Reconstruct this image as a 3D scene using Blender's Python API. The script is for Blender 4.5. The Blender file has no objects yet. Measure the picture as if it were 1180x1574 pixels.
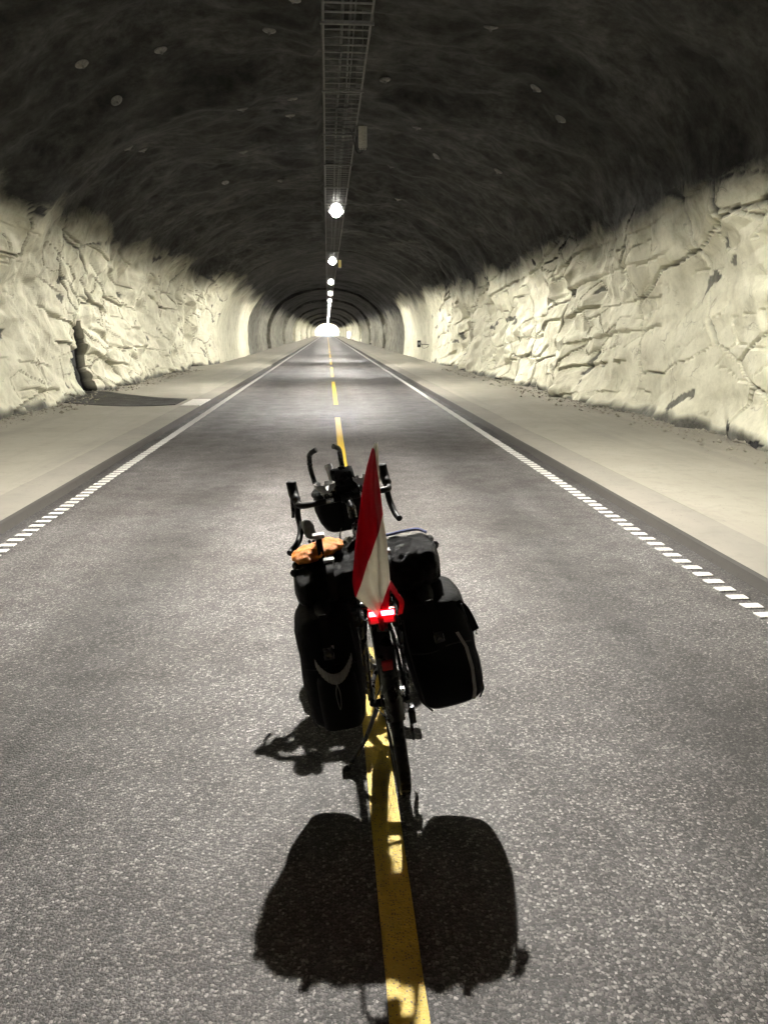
import bpy, bmesh, math, random
import numpy as np
from mathutils import Vector, Matrix, noise as mnoise
from mathutils.bvhtree import BVHTree

R = math.radians
sc = bpy.context.scene
col = sc.collection
random.seed(7)

# ------------------------------------------------------------------ camera
CAM_H = 1.70
cam_d = bpy.data.cameras.new('camera')
cam_d.sensor_fit = 'VERTICAL'
cam_d.sensor_height = 36.0
cam_d.lens = 36.0 * 1200.0 / 1574.0
cam_d.clip_start = 0.05
cam_d.clip_end = 6000
cam = bpy.data.objects.new('camera', cam_d)
cam.location = (0, 0, CAM_H)
cam.rotation_euler = (R(90 - 12.95), 0, R(-4.04))
col.objects.link(cam)
sc.camera = cam

# ------------------------------------------------------------------ sky, sun, exposure
world = bpy.data.worlds.new('World')
sc.world = world
world.use_nodes = True
wn = world.node_tree
wn.nodes.clear()
w_out = wn.nodes.new('ShaderNodeOutputWorld')
w_bg = wn.nodes.new('ShaderNodeBackground')
w_sky = wn.nodes.new('ShaderNodeTexSky')
w_sky.sky_type = 'NISHITA'
w_sky.sun_disc = False
w_sky.sun_elevation = R(38)
w_sky.sun_rotation = R(40)
w_bg.inputs['Strength'].default_value = 0.12
wn.links.new(w_sky.outputs[0], w_bg.inputs['Color'])
wn.links.new(w_bg.outputs[0], w_out.inputs['Surface'])

sun_d = bpy.data.lights.new('sun', 'SUN')
sun_d.energy = 3.0
sun_d.angle = R(0.5)
sun_d.color = (1.0, 0.95, 0.88)
sun = bpy.data.objects.new('sun', sun_d)
sun.rotation_euler = (R(-52), 0, R(-40))
col.objects.link(sun)

sc.view_settings.view_transform = 'Standard'
sc.view_settings.look = 'None'
sc.view_settings.gamma = 1.0
sc.view_settings.use_curve_mapping = False
sc.view_settings.exposure = 3.0      # a camera exposed for the dim tunnel
LAMP_L = 6700.0                      # radiance of the lit bulbs

sc.render.engine = 'CYCLES'
cy = sc.cycles
cy.use_denoising = True
try:
    cy.denoiser = 'OPENIMAGEDENOISE'
except Exception:
    pass
cy.max_bounces = 5
cy.diffuse_bounces = 2
cy.glossy_bounces = 3
cy.sample_clamp_indirect = 2.0
cy.use_light_tree = True
cy.adaptive_threshold = 0.025
world.cycles.sampling_method = 'MANUAL'
world.cycles.sample_map_resolution = 256
cy.caustics_reflective = False
cy.caustics_refractive = False

# ================================================================== helpers
def mesh(name, verts, faces, smooth=True):
    me = bpy.data.meshes.new(name)
    me.from_pydata([tuple(v) for v in verts], [], [tuple(f) for f in faces])
    me.update()
    if smooth:
        me.polygons.foreach_set('use_smooth', np.ones(len(me.polygons), dtype=bool))
    return me

def link(name, me, mat=None, parent=None):
    o = bpy.data.objects.new(name, me)
    col.objects.link(o)
    if mat is not None and me is not None and len(me.materials) == 0:
        me.materials.append(mat)
    if parent is not None:
        o.parent = parent
    return o

def empty(name, M=None):
    o = bpy.data.objects.new(name, None)
    o.empty_display_size = 0.1
    col.objects.link(o)
    if M is not None:
        o.matrix_world = M
    return o

def tag(o, label=None, cat=None, group=None, kind=None):
    if label: o['label'] = label
    if cat: o['category'] = cat
    if group: o['group'] = group
    if kind: o['kind'] = kind
    return o

class G:
    """collects geometry for one mesh"""
    def __init__(s):
        s.v = []; s.f = []
    def add(s, v, f):
        n = len(s.v)
        s.v += [tuple(p) for p in v]
        s.f += [tuple(i + n for i in q) for q in f]
        return s
    def box(s, c, h, M=None, bev=0.0):
        cx, cy_, cz = c; hx, hy, hz = h
        if bev <= 0:
            v = [Vector((cx + sx*hx, cy_ + sy*hy, cz + sz*hz)) for sx in (-1, 1) for sy in (-1, 1) for sz in (-1, 1)]
            f = [(0,1,3,2),(4,6,7,5),(0,4,5,1),(2,3,7,6),(0,2,6,4),(1,5,7,3)]
        else:
            bm = bmesh.new()
            bmesh.ops.create_cube(bm, size=2)
            for p in bm.verts:
                p.co = Vector((p.co.x*hx + cx, p.co.y*hy + cy_, p.co.z*hz + cz))
            bmesh.ops.bevel(bm, geom=list(bm.edges), offset=bev, segments=2, affect='EDGES', profile=0.6)
            bm.verts.index_update()
            v = [p.co.copy() for p in bm.verts]
            f = [[q.index for q in fc.verts] for fc in bm.faces]
            bm.free()
        if M is not None:
            v = [M @ p for p in v]
        return s.add(v, f)
    def tube(s, path, r, n=10, caps=True):
        P = [Vector(p) for p in path]
        rs = r if isinstance(r, (list, tuple)) else [r]*len(P)
        up = None; rings = []
        for i, p in enumerate(P):
            a = P[max(i-1, 0)]; b = P[min(i+1, len(P)-1)]
            t = (b - a).normalized()
            if up is None:
                ref = Vector((0, 0, 1)) if abs(t.z) < 0.9 else Vector((1, 0, 0))
                up = (ref - t*ref.dot(t)).normalized()
            else:
                up = (up - t*up.dot(t))
                up = up.normalized() if up.length > 1e-6 else Vector((1, 0, 0))
            sd = t.cross(up)
            rings.append([p + (up*math.cos(2*math.pi*k/n) + sd*math.sin(2*math.pi*k/n))*rs[i] for k in range(n)])
        v = [q for rg in rings for q in rg]
        f = []
        for i in range(len(P)-1):
            for k in range(n):
                a = i*n + k; b = i*n + (k+1) % n
                f.append((a, b, b+n, a+n))
        if caps:
            f.append(tuple(range(n-1, -1, -1)))
            f.append(tuple((len(P)-1)*n + k for k in range(n)))
        return s.add(v, f)
    def torus(s, R0, r, c=(0,0,0), N=48, n=10, sx=1.0):
        v = []; f = []
        for i in range(N):
            a = 2*math.pi*i/N
            for k in range(n):
                b = 2*math.pi*k/n
                rr = R0 + r*math.cos(b)
                v.append((c[0] + sx*r*math.sin(b), c[1] + rr*math.cos(a), c[2] + rr*math.sin(a)))
        for i in range(N):
            for k in range(n):
                f.append((i*n+k, i*n+(k+1) % n, ((i+1) % N)*n+(k+1) % n, ((i+1) % N)*n+k))
        return s.add(v, f)
    def loft(s, secs, N=28, e=3.2, axis='z', bump=0.0, bs=14.0, seed=0.0):
        """secs: (pos, cu, cv, hu, hv) superellipse rings along an axis, capped"""
        v = []; f = []
        def ring(pos, cu, cv, hu, hv):
            out = []
            for k in range(N):
                a = 2*math.pi*k/N
                ca, sa = math.cos(a), math.sin(a)
                u = cu + hu*math.copysign(abs(ca)**(2/e), ca)
                w = cv + hv*math.copysign(abs(sa)**(2/e), sa)
                if axis == 'z': p = Vector((u, w, pos))
                elif axis == 'x': p = Vector((pos, u, w))
                else: p = Vector((u, pos, w))
                if bump:
                    q = p*bs + Vector((seed, seed*1.7, 3.1))
                    d = mnoise.noise(q) + 0.5*mnoise.noise(q*2.3)
                    ctr = Vector((cu, cv, pos)) if axis == 'z' else (Vector((pos, cu, cv)) if axis == 'x' else Vector((cu, pos, cv)))
                    dr = (p - ctr)
                    if dr.length > 1e-6:
                        p = p + dr.normalized()*d*bump
                out.append(p)
            return out
        for sct in secs:
            v += ring(*sct)
        for i in range(len(secs)-1):
            for k in range(N):
                a = i*N + k; b = i*N + (k+1) % N
                f.append((a, b, b+N, a+N))
        f.append(tuple(range(N-1, -1, -1)))
        f.append(tuple((len(secs)-1)*N + k for k in range(N)))
        return s.add(v, f)
    def strip(s, path, w, nrm, th=0.003):
        """flat webbing: path of points, half width vector w, outward normal nrm, thickness"""
        w = Vector(w); nrm = Vector(nrm).normalized()
        v = []; f = []
        for p in path:
            p = Vector(p)
            v += [p - w, p + w, p + w + nrm*th, p - w + nrm*th]
        for i in range(len(path)-1):
            for k in range(4):
                a = 4*i + k; b = 4*i + (k+1) % 4
                f.append((a, b, b+4, a+4))
        f.append((3, 2, 1, 0))
        n = 4*(len(path)-1)
        f.append((n, n+1, n+2, n+3))
        return s.add(v, f)
    def build(s, name, mat, parent=None, smooth=True, M=None):
        v = s.v if M is None else [tuple(M @ Vector(p)) for p in s.v]
        me = mesh(name, v, s.f, smooth)
        bm = bmesh.new(); bm.from_mesh(me)
        bmesh.ops.recalc_face_normals(bm, faces=bm.faces)
        bm.to_mesh(me); bm.free()
        if smooth:
            try:
                me.set_sharp_from_angle(angle=R(42))
            except Exception:
                pass
        return link(name, me, mat, parent)

def smooth_path(pts, sub=6):
    P = [Vector(p) for p in pts]
    P = [P[0]*2 - P[1]] + P + [P[-1]*2 - P[-2]]
    out = []
    for i in range(1, len(P)-2):
        for k in range(sub):
            t = k/sub
            a, b, c, d = P[i-1], P[i], P[i+1], P[i+2]
            out.append(0.5*((2*b) + (c-a)*t + (2*a-5*b+4*c-d)*t*t + (3*b-a-3*c+d)*t**3))
    out.append(P[-2])
    return out

# ------------------------------------------------------------------ materials
class NT:
    def __init__(s, name):
        s.m = bpy.data.materials.new(name); s.m.use_nodes = True
        s.t = s.m.node_tree; s.t.nodes.clear()
        s.out = s.t.nodes.new('ShaderNodeOutputMaterial')
        s.b = s.t.nodes.new('ShaderNodeBsdfPrincipled')
        s.t.links.new(s.b.outputs[0], s.out.inputs['Surface'])
        s.tc = None
    def n(s, ty, **kw):
        nd = s.t.nodes.new(ty)
        for k, v in kw.items():
            setattr(nd, k, v)
        return nd
    def l(s, a, b):
        s.t.links.new(a, b)
    def coord(s, scale=(1,1,1)):
        if s.tc is None:
            s.tc = s.n('ShaderNodeTexCoord')
        mp = s.n('ShaderNodeMapping')
        mp.inputs['Scale'].default_value = scale
        s.l(s.tc.outputs['Object'], mp.inputs['Vector'])
        return mp.outputs[0]
    def noise(s, scale, detail=4, rough=0.55, vec=None, dist=0.0):
        nd = s.n('ShaderNodeTexNoise')
        nd.inputs['Scale'].default_value = scale
        nd.inputs['Detail'].default_value = detail
        nd.inputs['Roughness'].default_value = rough
        nd.inputs['Distortion'].default_value = dist
        s.l(vec if vec is not None else s.coord(), nd.inputs['Vector'])
        return nd.outputs['Fac']
    def ramp(s, fac, stops, interp='LINEAR'):
        nd = s.n('ShaderNodeValToRGB')
        cr = nd.color_ramp
        cr.interpolation = interp
        while len(cr.elements) < len(stops):
            cr.elements.new(0.5)
        for e, (p, c) in zip(cr.elements, stops):
            e.position = p
            e.color = (c[0], c[1], c[2], 1) if isinstance(c, (tuple, list)) else (c, c, c, 1)
        s.l(fac, nd.inputs[0])
        return nd.outputs[0]
    def mix(s, fac, a, b, mode='MIX'):
        nd = s.n('ShaderNodeMix', data_type='RGBA', blend_type=mode)
        for k, v in ((0, fac), (6, a), (7, b)):
            sock = nd.inputs[k]
            if isinstance(v, (int, float)): sock.default_value = v if k == 0 else (v, v, v, 1)
            elif isinstance(v, (tuple, list)): sock.default_value = (v[0], v[1], v[2], 1)
            else: s.l(v, sock)
        return nd.outputs[2]
    def math(s, op, a, b=0.0):
        nd = s.n('ShaderNodeMath', operation=op)
        for i, v in enumerate((a, b)):
            if isinstance(v, (int, float)): nd.inputs[i].default_value = v
            else: s.l(v, nd.inputs[i])
        return nd.outputs[0]
    def bump(s, h, strength=0.5, dist=0.01):
        nd = s.n('ShaderNodeBump')
        nd.inputs['Strength'].default_value = strength
        nd.inputs['Distance'].default_value = dist
        s.l(h, nd.inputs['Height'])
        s.l(nd.outputs[0], s.b.inputs['Normal'])
    def set(s, **kw):
        for k, v in kw.items():
            sock = s.b.inputs[k.replace('_', ' ')]
            if isinstance(v, (int, float)): sock.default_value = v
            elif isinstance(v, (tuple, list)): sock.default_value = tuple(v) + ((1,) if len(v) == 3 and sock.type == 'RGBA' else ())
            else: s.l(v, sock)
        return s

def plain(name, c, rough=0.5, metal=0.0, var=0.25, scale=40, bump=0.0, bscale=200, spec=0.5):
    t = NT(name)
    f = t.noise(scale, 3)
    d = tuple(x*(1-var) for x in c); u = tuple(min(1, x*(1+var)) for x in c)
    t.set(Base_Color=t.ramp(f, [(0.3, d), (0.7, u)]), Metallic=metal)
    t.set(Roughness=t.ramp(t.noise(scale*0.6, 2), [(0.3, max(0.02, rough-0.08)), (0.7, min(1, rough+0.08))]))
    t.b.inputs['Specular IOR Level'].default_value = spec
    if bump:
        t.bump(t.noise(bscale, 3), bump, 0.002)
    return t.m

def asphalt(name, lift=1.0, stone=92.0):
    t = NT(name)
    vec = t.coord()
    wob = t.n('ShaderNodeTexNoise'); wob.inputs['Scale'].default_value = 60; t.l(vec, wob.inputs['Vector'])
    vadd = t.n('ShaderNodeVectorMath', operation='MULTIPLY_ADD')
    t.l(wob.outputs['Color'], vadd.inputs[0]); vadd.inputs[1].default_value = (0.012,)*3; t.l(vec, vadd.inputs[2])
    def vor(scale, feat='F1'):
        v = t.n('ShaderNodeTexVoronoi'); v.feature = feat; v.voronoi_dimensions = '2D'
        v.inputs['Scale'].default_value = scale
        t.l(vadd.outputs[0], v.inputs['Vector'])
        return v
    v1 = vor(stone); v2 = vor(stone*2.1)
    sep = t.n('ShaderNodeSeparateColor'); t.l(v1.outputs['Color'], sep.inputs[0])
    sep2 = t.n('ShaderNodeSeparateColor'); t.l(v2.outputs['Color'], sep2.inputs[0])
    k = lift
    c1 = t.ramp(sep.outputs[0], [(0.0, (0.050*k, 0.047*k, 0.047*k)), (0.45, (0.088*k, 0.083*k, 0.083*k)), (0.66, (0.145*k, 0.137*k, 0.135*k)), (0.86, (0.20*k, 0.191*k, 0.186*k)), (1.0, (0.40*k, 0.385*k, 0.375*k))])
    c2 = t.ramp(sep2.outputs[1], [(0.0, 0.045*k), (0.6, 0.09*k), (1.0, (0.27*k, 0.258*k, 0.25*k))])
    edge = t.ramp(v1.outputs['Distance'], [(0.40, 1.0), (0.58, 0.0)])
    edge2 = t.ramp(v2.outputs['Distance'], [(0.40, 1.0), (0.62, 0.0)])
    fine = t.mix(edge2, (0.042*k, 0.040*k, 0.040*k), c2)
    agg = t.mix(edge, fine, c1)
    big = t.ramp(t.noise(0.55, 5, 0.62), [(0.32, (0.60, 0.565, 0.53)), (0.5, (0.92, 0.89, 0.86)), (0.68, (1.22, 1.20, 1.18))])
    mid = t.ramp(t.noise(5.0, 4, 0.6), [(0.25, 0.78), (0.75, 1.15)])
    # tyre-polished wheel paths and oily lane middle run along the road
    sp = t.n('ShaderNodeSeparateXYZ'); t.l(t.coord(), sp.inputs[0])
    strk = t.noise(1.0, 4, 0.6, vec=t.coord((1.3, 0.035, 1)))
    lane = t.ramp(strk, [(0.32, 0.66), (0.66, 1.16)])
    ax = t.math('ABSOLUTE', sp.outputs[0])
    grime = t.ramp(t.math('ADD', t.math('MULTIPLY', ax, 0.3), t.math('MULTIPLY', strk, 0.06)), [(0.838, 1.0), (0.858, 0.58)])
    lx = t.math('ADD', t.math('MULTIPLY', t.math('ABSOLUTE', t.math('SUBTRACT', sp.outputs[0], 0.15)), 0.33), t.math('MULTIPLY', t.math('SUBTRACT', strk, 0.5), 0.35))
    wearx = t.ramp(lx, [(0.0, 1.0), (0.20, 1.12), (0.33, 0.95), (0.48, 0.64), (0.66, 0.72), (0.82, 0.92)])
    c = t.mix(1.0, agg, big, 'MULTIPLY'); c = t.mix(1.0, c, grime, 'MULTIPLY'); c = t.mix(1.0, c, wearx, 'MULTIPLY'); c = t.mix(1.0, c, mid, 'MULTIPLY'); c = t.mix(1.0, c, lane, 'MULTIPLY')
    t.set(Base_Color=c)
    t.set(Roughness=t.ramp(t.noise(3.0, 3), [(0.3, 0.54), (0.7, 0.72)]))
    t.b.inputs['Specular IOR Level'].default_value = 0.36
    hh = t.mix(0.35, t.ramp(v1.outputs['Distance'], [(0.15, 1.0), (0.62, 0.0)]), t.ramp(v2.outputs['Distance'], [(0.1, 1.0), (0.6, 0.0)]))
    hh = t.mix(0.3, hh, sep.outputs[1])
    t.bump(hh, 0.6, 0.005)
    return t.m

def paint_line(name, c, wear=0.5):
    t = NT(name)
    v = t.n('ShaderNodeTexVoronoi'); v.voronoi_dimensions = '2D'; v.inputs['Scale'].default_value = 120; t.l(t.coord(), v.inputs['Vector'])
    s1 = t.n('ShaderNodeSeparateColor'); t.l(v.outputs['Color'], s1.inputs[0])
    pit = t.math('MULTIPLY', t.ramp(s1.outputs[0], [(0.70, 0.0), (0.85, 0.85)]), t.ramp(v.outputs['Distance'], [(0.15, 1.0), (0.42, 0.0)]))
    pit = t.math('MAXIMUM', pit, t.math('MULTIPLY', t.ramp(t.noise(190, 2), [(0.60, 0.0), (0.68, 0.8)]), t.ramp(t.noise(14, 3), [(0.40, 0.0), (0.6, 1.0)])))
    patch = t.ramp(t.noise(9, 5, 0.65), [(0.62, 0.0), (0.72, wear)])
    f = t.math('MAXIMUM', pit, patch)
    tone = t.ramp(t.noise(22, 4), [(0.3, tuple(x*0.78 for x in c)), (0.7, c)])
    t.set(Base_Color=t.mix(f, tone, (0.06, 0.055, 0.045)), Roughness=0.55)
    t.bump(t.mix(0.5, t.ramp(v.outputs['Distance'], [(0.1, 1.0), (0.6, 0.0)]), t.noise(60, 3)), 0.5, 0.004)
    return t.m

def concrete(name, c, dirt=(0.16, 0.15, 0.13)):
    t = NT(name)
    n1 = t.noise(0.7, 6, 0.6); n2 = t.noise(6, 5, 0.65); n3 = t.noise(1.0, 5, 0.6, vec=t.coord((2.0, 0.12, 1)))
    base = t.ramp(n1, [(0.3, tuple(x*0.84 for x in c)), (0.7, tuple(min(1, x*1.08) for x in c))])
    base = t.mix(t.ramp(n2, [(0.50, 0.0), (0.80, 0.65)]), base, tuple(x*0.66 for x in c))
    base = t.mix(t.ramp(n3, [(0.52, 0.0), (0.75, 0.60)]), base, dirt)
    sv = t.n('ShaderNodeTexVoronoi'); sv.voronoi_dimensions = '2D'; sv.inputs['Scale'].default_value = 26; t.l(t.coord(), sv.inputs['Vector'])
    sc_ = t.n('ShaderNodeSeparateColor'); t.l(sv.outputs['Color'], sc_.inputs[0])
    grit = t.math('MULTIPLY', t.ramp(sc_.outputs[0], [(0.90, 0.0), (0.93, 1.0)]), t.ramp(sv.outputs['Distance'], [(0.10, 1.0), (0.22, 0.0)]))
    base = t.mix(t.math('MULTIPLY', grit, t.ramp(n1, [(0.4, 0.1), (0.65, 0.8)])), base, tuple(x*0.3 for x in c))
    t.set(Base_Color=base, Roughness=0.85)
    t.bump(t.mix(0.4, n2, t.noise(120, 3)), 0.35, 0.006)
    return t.m

def rock(name):
    t = NT(name)
    at = t.n('ShaderNodeAttribute'); at.attribute_name = 'paint'  # cream paint amount, plus the painted fade of the lamps' cut-off
    pf = at.outputs['Fac']
    wn_ = t.n('ShaderNodeTexNoise'); wn_.inputs['Scale'].default_value = 1.6; wn_.inputs['Detail'].default_value = 3; t.l(t.coord(), wn_.inputs['Vector'])
    wv = t.n('ShaderNodeVectorMath', operation='MULTIPLY_ADD')
    t.l(wn_.outputs['Color'], wv.inputs[0]); wv.inputs[1].default_value = (0.9, 0.9, 0.9); t.l(t.coord((1, 0.65, 1.25)), wv.inputs[2])
    def cracks(scale, w):
        v = t.n('ShaderNodeTexVoronoi'); v.feature = 'DISTANCE_TO_EDGE'; v.inputs['Scale'].default_value = scale
        t.l(wv.outputs[0], v.inputs['Vector'])
        return t.ramp(v.outputs['Distance'], [(0.0, 1.0), (w, 0.0)])
    f1 = t.noise(2.2, 4, 0.65); f2 = t.noise(14, 4, 0.7); f3 = t.noise(70, 2, 0.6)
    broken = t.ramp(t.noise(1.9, 3), [(0.54, 0.0), (0.66, 1.0)])
    ck = t.math('MULTIPLY', t.math('MAXIMUM', cracks(0.75, 0.018), t.math('MULTIPLY', cracks(2.3, 0.028), 0.8)), broken)
    cream = t.ramp(f1, [(0.28, (0.47, 0.45, 0.335)), (0.5, (0.62, 0.60, 0.465)), (0.75, (0.69, 0.67, 0.53))])
    cream = t.mix(t.ramp(f2, [(0.52, 0.0), (0.80, 0.38)]), cream, (0.33, 0.31, 0.225))
    cream = t.mix(t.ramp(t.noise(38, 3, 0.7), [(0.60, 0.0), (0.74, 0.45)]), cream, (0.26, 0.245, 0.185))
    cream = t.mix(t.ramp(t.noise(0.9, 5, 0.65), [(0.50, 0.0), (0.72, 0.50)]), cream, (0.40, 0.38, 0.285))
    cream = t.mix(t.math('MULTIPLY', ck, 0.6), cream, (0.10, 0.092, 0.07))
    grey = t.ramp(t.noise(5, 5, 0.7), [(0.32, (0.020, 0.020, 0.020)), (0.68, (0.066, 0.0655, 0.065))])
    grey = t.mix(t.ramp(f2, [(0.62, 0.0), (0.8, 0.45)]), grey, (0.095, 0.093, 0.09))
    grey = t.mix(1.0, grey, t.ramp(t.noise(0.42, 4, 0.6), [(0.34, 0.45), (0.64, 1.30)]), 'MULTIPLY')
    grey = t.mix(1.0, grey, t.ramp(t.noise(1.7, 4, 0.65), [(0.36, 0.62), (0.62, 1.2)]), 'MULTIPLY')
    # ragged top of the cream paint, with the lamps' cut-off painted in
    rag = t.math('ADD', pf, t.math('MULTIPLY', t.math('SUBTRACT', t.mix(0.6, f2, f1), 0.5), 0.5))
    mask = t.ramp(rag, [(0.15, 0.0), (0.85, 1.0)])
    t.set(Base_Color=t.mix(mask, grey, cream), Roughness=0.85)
    t.b.inputs['Specular IOR Level'].default_value = 0.25
    hgt = t.mix(0.40, f2, f3)
    t.bump(hgt, 0.6, 0.02)
    return t.m

def fabric(name, c, rough=0.5, weave=900, bump=0.25, wr=22, spec=0.07):
    t = NT(name)
    f = t.noise(18, 4)
    t.set(Base_Color=t.ramp(f, [(0.3, tuple(x*0.7 for x in c)), (0.7, tuple(x*1.3 for x in c))]))
    t.set(Roughness=t.ramp(t.noise(9, 3), [(0.3, rough-0.1), (0.7, rough+0.1)]))
    t.b.inputs['Specular IOR Level'].default_value = spec
    t.bump(t.mix(0.25, t.noise(wr, 4, 0.55, dist=0.8), t.noise(weave, 1)), bump, 0.02)
    return t.m

def emit(name, c, L):
    t = NT(name)
    t.set(Base_Color=c, Roughness=0.3)
    t.b.inputs['Emission Color'].default_value = (c[0], c[1], c[2], 1)
    t.b.inputs['Emission Strength'].default_value = L
    return t.m

M = {}
M['asphalt'] = asphalt('asphalt_exposed_aggregate', 0.90)
M['asphalt_patch'] = asphalt('asphalt_dark_patch', 0.42, 110)
M['yellow'] = paint_line('yellow_road_paint', (0.66, 0.445, 0.036), 0.45)
M['white'] = paint_line('white_road_paint', (0.60, 0.59, 0.55), 0.75)
M['pave'] = concrete('dusty_concrete', (0.25, 0.232, 0.188))
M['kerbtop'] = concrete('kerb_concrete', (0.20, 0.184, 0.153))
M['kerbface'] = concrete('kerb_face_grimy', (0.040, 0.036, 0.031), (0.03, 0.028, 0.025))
M['rubble'] = plain('grey_rock_chips', (0.24, 0.225, 0.18), 0.9, 0, 0.45, 9)
M['kerbwhite'] = paint_line('white_kerb_paint', (0.66, 0.64, 0.58), 0.9)
M['rock'] = rock('painted_rock')
M['galv'] = plain('galvanised_steel', (0.13, 0.128, 0.125), 0.6, 0.3, 0.2, 20)
M['cable'] = plain('black_cable', (0.03, 0.03, 0.03), 0.5)
M['housing'] = plain('lamp_housing_grey', (0.22, 0.22, 0.22), 0.45, 0.3)
M['boxgrey'] = plain('grey_enclosure', (0.42, 0.41, 0.38), 0.5)
M['boxyellow'] = plain('yellowed_enclosure', (0.60, 0.50, 0.18), 0.5)
M['bolt'] = plain('bolt_plate_zinc', (0.17, 0.165, 0.16), 0.6, 0.2, 0.3, 30)
M['bulb'] = emit('lit_lamp_glass', (1.0, 0.965, 0.89), LAMP_L)
M['glaredisc'] = emit('added_lamp_glare', (1.0, 0.97, 0.88), 5.0)  # glow of the added discs that imitate lamp glare
M['cabinet_lit'] = emit('lit_cabinet_panel', (1.0, 0.98, 0.92), 0.6)
M['ground'] = plain('grass_ground', (0.08, 0.11, 0.04), 0.9, 0, 0.4, 0.6)
M['bag'] = fabric('black_coated_bag_cloth', (0.006, 0.006, 0.0065), 0.42, 900, 0.9, 26)
M['bagmatte'] = fabric('black_cordura', (0.006, 0.006, 0.0065), 0.62, 700, 0.5, 26)
M['web'] = fabric('black_webbing', (0.008, 0.008, 0.008), 0.6, 500, 0.2, 60)
M['seam'] = plain('dark_grey_piping', (0.022, 0.022, 0.023), 0.5, 0, 0.3, 60, 0, 200, 0.3)
M['orange'] = fabric('orange_ripstop', (0.95, 0.30, 0.035), 0.45, 600, 0.7, 45, 0.3)
M['blackmetal'] = plain('black_painted_metal', (0.012, 0.012, 0.013), 0.28, 0.0, 0.2)
M['rubber'] = plain('black_rubber', (0.007, 0.007, 0.007), 0.6, 0, 0.3, 60, 0.3, 300, 0.2)
M['tape'] = plain('black_bar_tape', (0.007, 0.007, 0.007), 0.5, 0, 0.3, 80, 0.4, 250, 0.2)
M['silver'] = plain('brushed_alloy', (0.62, 0.62, 0.62), 0.25, 1.0, 0.1)
M['plastic'] = plain('black_plastic', (0.013, 0.013, 0.014), 0.3)
M['padgrey'] = plain('grey_foam_pad', (0.36, 0.36, 0.35), 0.55)
M['tubegrey'] = plain('pale_grey_tube', (0.52, 0.52, 0.53), 0.4)
M['reflect'] = plain('grey_reflective_tape', (0.24, 0.235, 0.22), 0.4, 0, 0.15, 80)
M['reddim'] = plain('red_reflector_plastic', (0.50, 0.03, 0.03), 0.25)
M['redweb'] = plain('red_strap', (0.45, 0.015, 0.03), 0.5)
M['blueweb'] = plain('blue_strap', (0.03, 0.05, 0.22), 0.5)
M['redlight'] = emit('lit_tail_light', (1.0, 0.035, 0.055), 7.0)
M['redlens'] = emit('red_lens', (0.9, 0.01, 0.02), 0.09)

def flag_cloth(name, red, white):
    t = NT(name)
    sp = t.n('ShaderNodeSeparateXYZ'); t.l(t.coord(), sp.inputs[0])
    x, z = sp.outputs[0], t.math('SUBTRACT', sp.outputs[2], 0.055)
    def side(x0, z0, slope):      # 1 to the right of a woven stripe border
        return t.math('GREATER_THAN', t.math('SUBTRACT', x, x0), t.math('MULTIPLY', t.math('SUBTRACT', z, z0), slope))
    low = t.math('MULTIPLY', side(-0.082, 0.072, 0.37), t.math('SUBTRACT', 1.0, side(-0.014, 0.0, 0.36)))
    top = t.math('MULTIPLY', side(0.014, 0.40, -0.13), t.math('GREATER_THAN', z, 0.36))
    w = t.math('MAXIMUM', t.math('MAXIMUM', low, top), t.math('GREATER_THAN', z, 0.558))
    cc = t.mix(w, red, white)
    cc = t.mix(1.0, cc, t.ramp(t.noise(30, 4), [(0.3, 0.86), (0.7, 1.0)]), 'MULTIPLY')
    t.set(Base_Color=cc, Roughness=0.7)
    t.b.inputs['Specular IOR Level'].default_value = 0.2
    tr = t.n('ShaderNodeBsdfTranslucent'); t.l(cc, tr.inputs[0])
    mx = t.n('ShaderNodeMixShader'); mx.inputs[0].default_value = 0.48
    t.l(t.b.outputs[0], mx.inputs[1]); t.l(tr.outputs[0], mx.inputs[2])
    t.l(mx.outputs[0], t.out.inputs['Surface'])
    return t.m
M['flag'] = flag_cloth('flag_cloth_striped', (0.36, 0.014, 0.032), (0.64, 0.61, 0.53))

# ================================================================== tunnel
def h2(ix, iy, k):
    n = (ix.astype(np.int64)*374761393 + iy.astype(np.int64)*668265263 + k*1274126177) & 0xFFFFFFFF
    n = ((n ^ (n >> 13))*1103515245 + 12345) & 0xFFFFFFFF
    n = ((n ^ (n >> 16))*2246822519) & 0xFFFFFFFF
    n = n ^ (n >> 13)
    return (n & 0xFFFFFF)/float(0x1000000)

def vn(x, y, k):
    ix = np.floor(x); iy = np.floor(y); fx = x-ix; fy = y-iy
    fx = fx*fx*(3-2*fx); fy = fy*fy*(3-2*fy)
    a = h2(ix, iy, k); b = h2(ix+1, iy, k); c = h2(ix, iy+1, k); d = h2(ix+1, iy+1, k)
    return (a*(1-fx)+b*fx)*(1-fy) + (c*(1-fx)+d*fx)*fy - 0.5

def fbm(x, y, k, o=4, g=0.5):
    r = 0; a = 1.0
    for i in range(o):
        r = r + a*vn(x*2**i, y*2**i, k+i); a *= g
    return r

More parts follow.
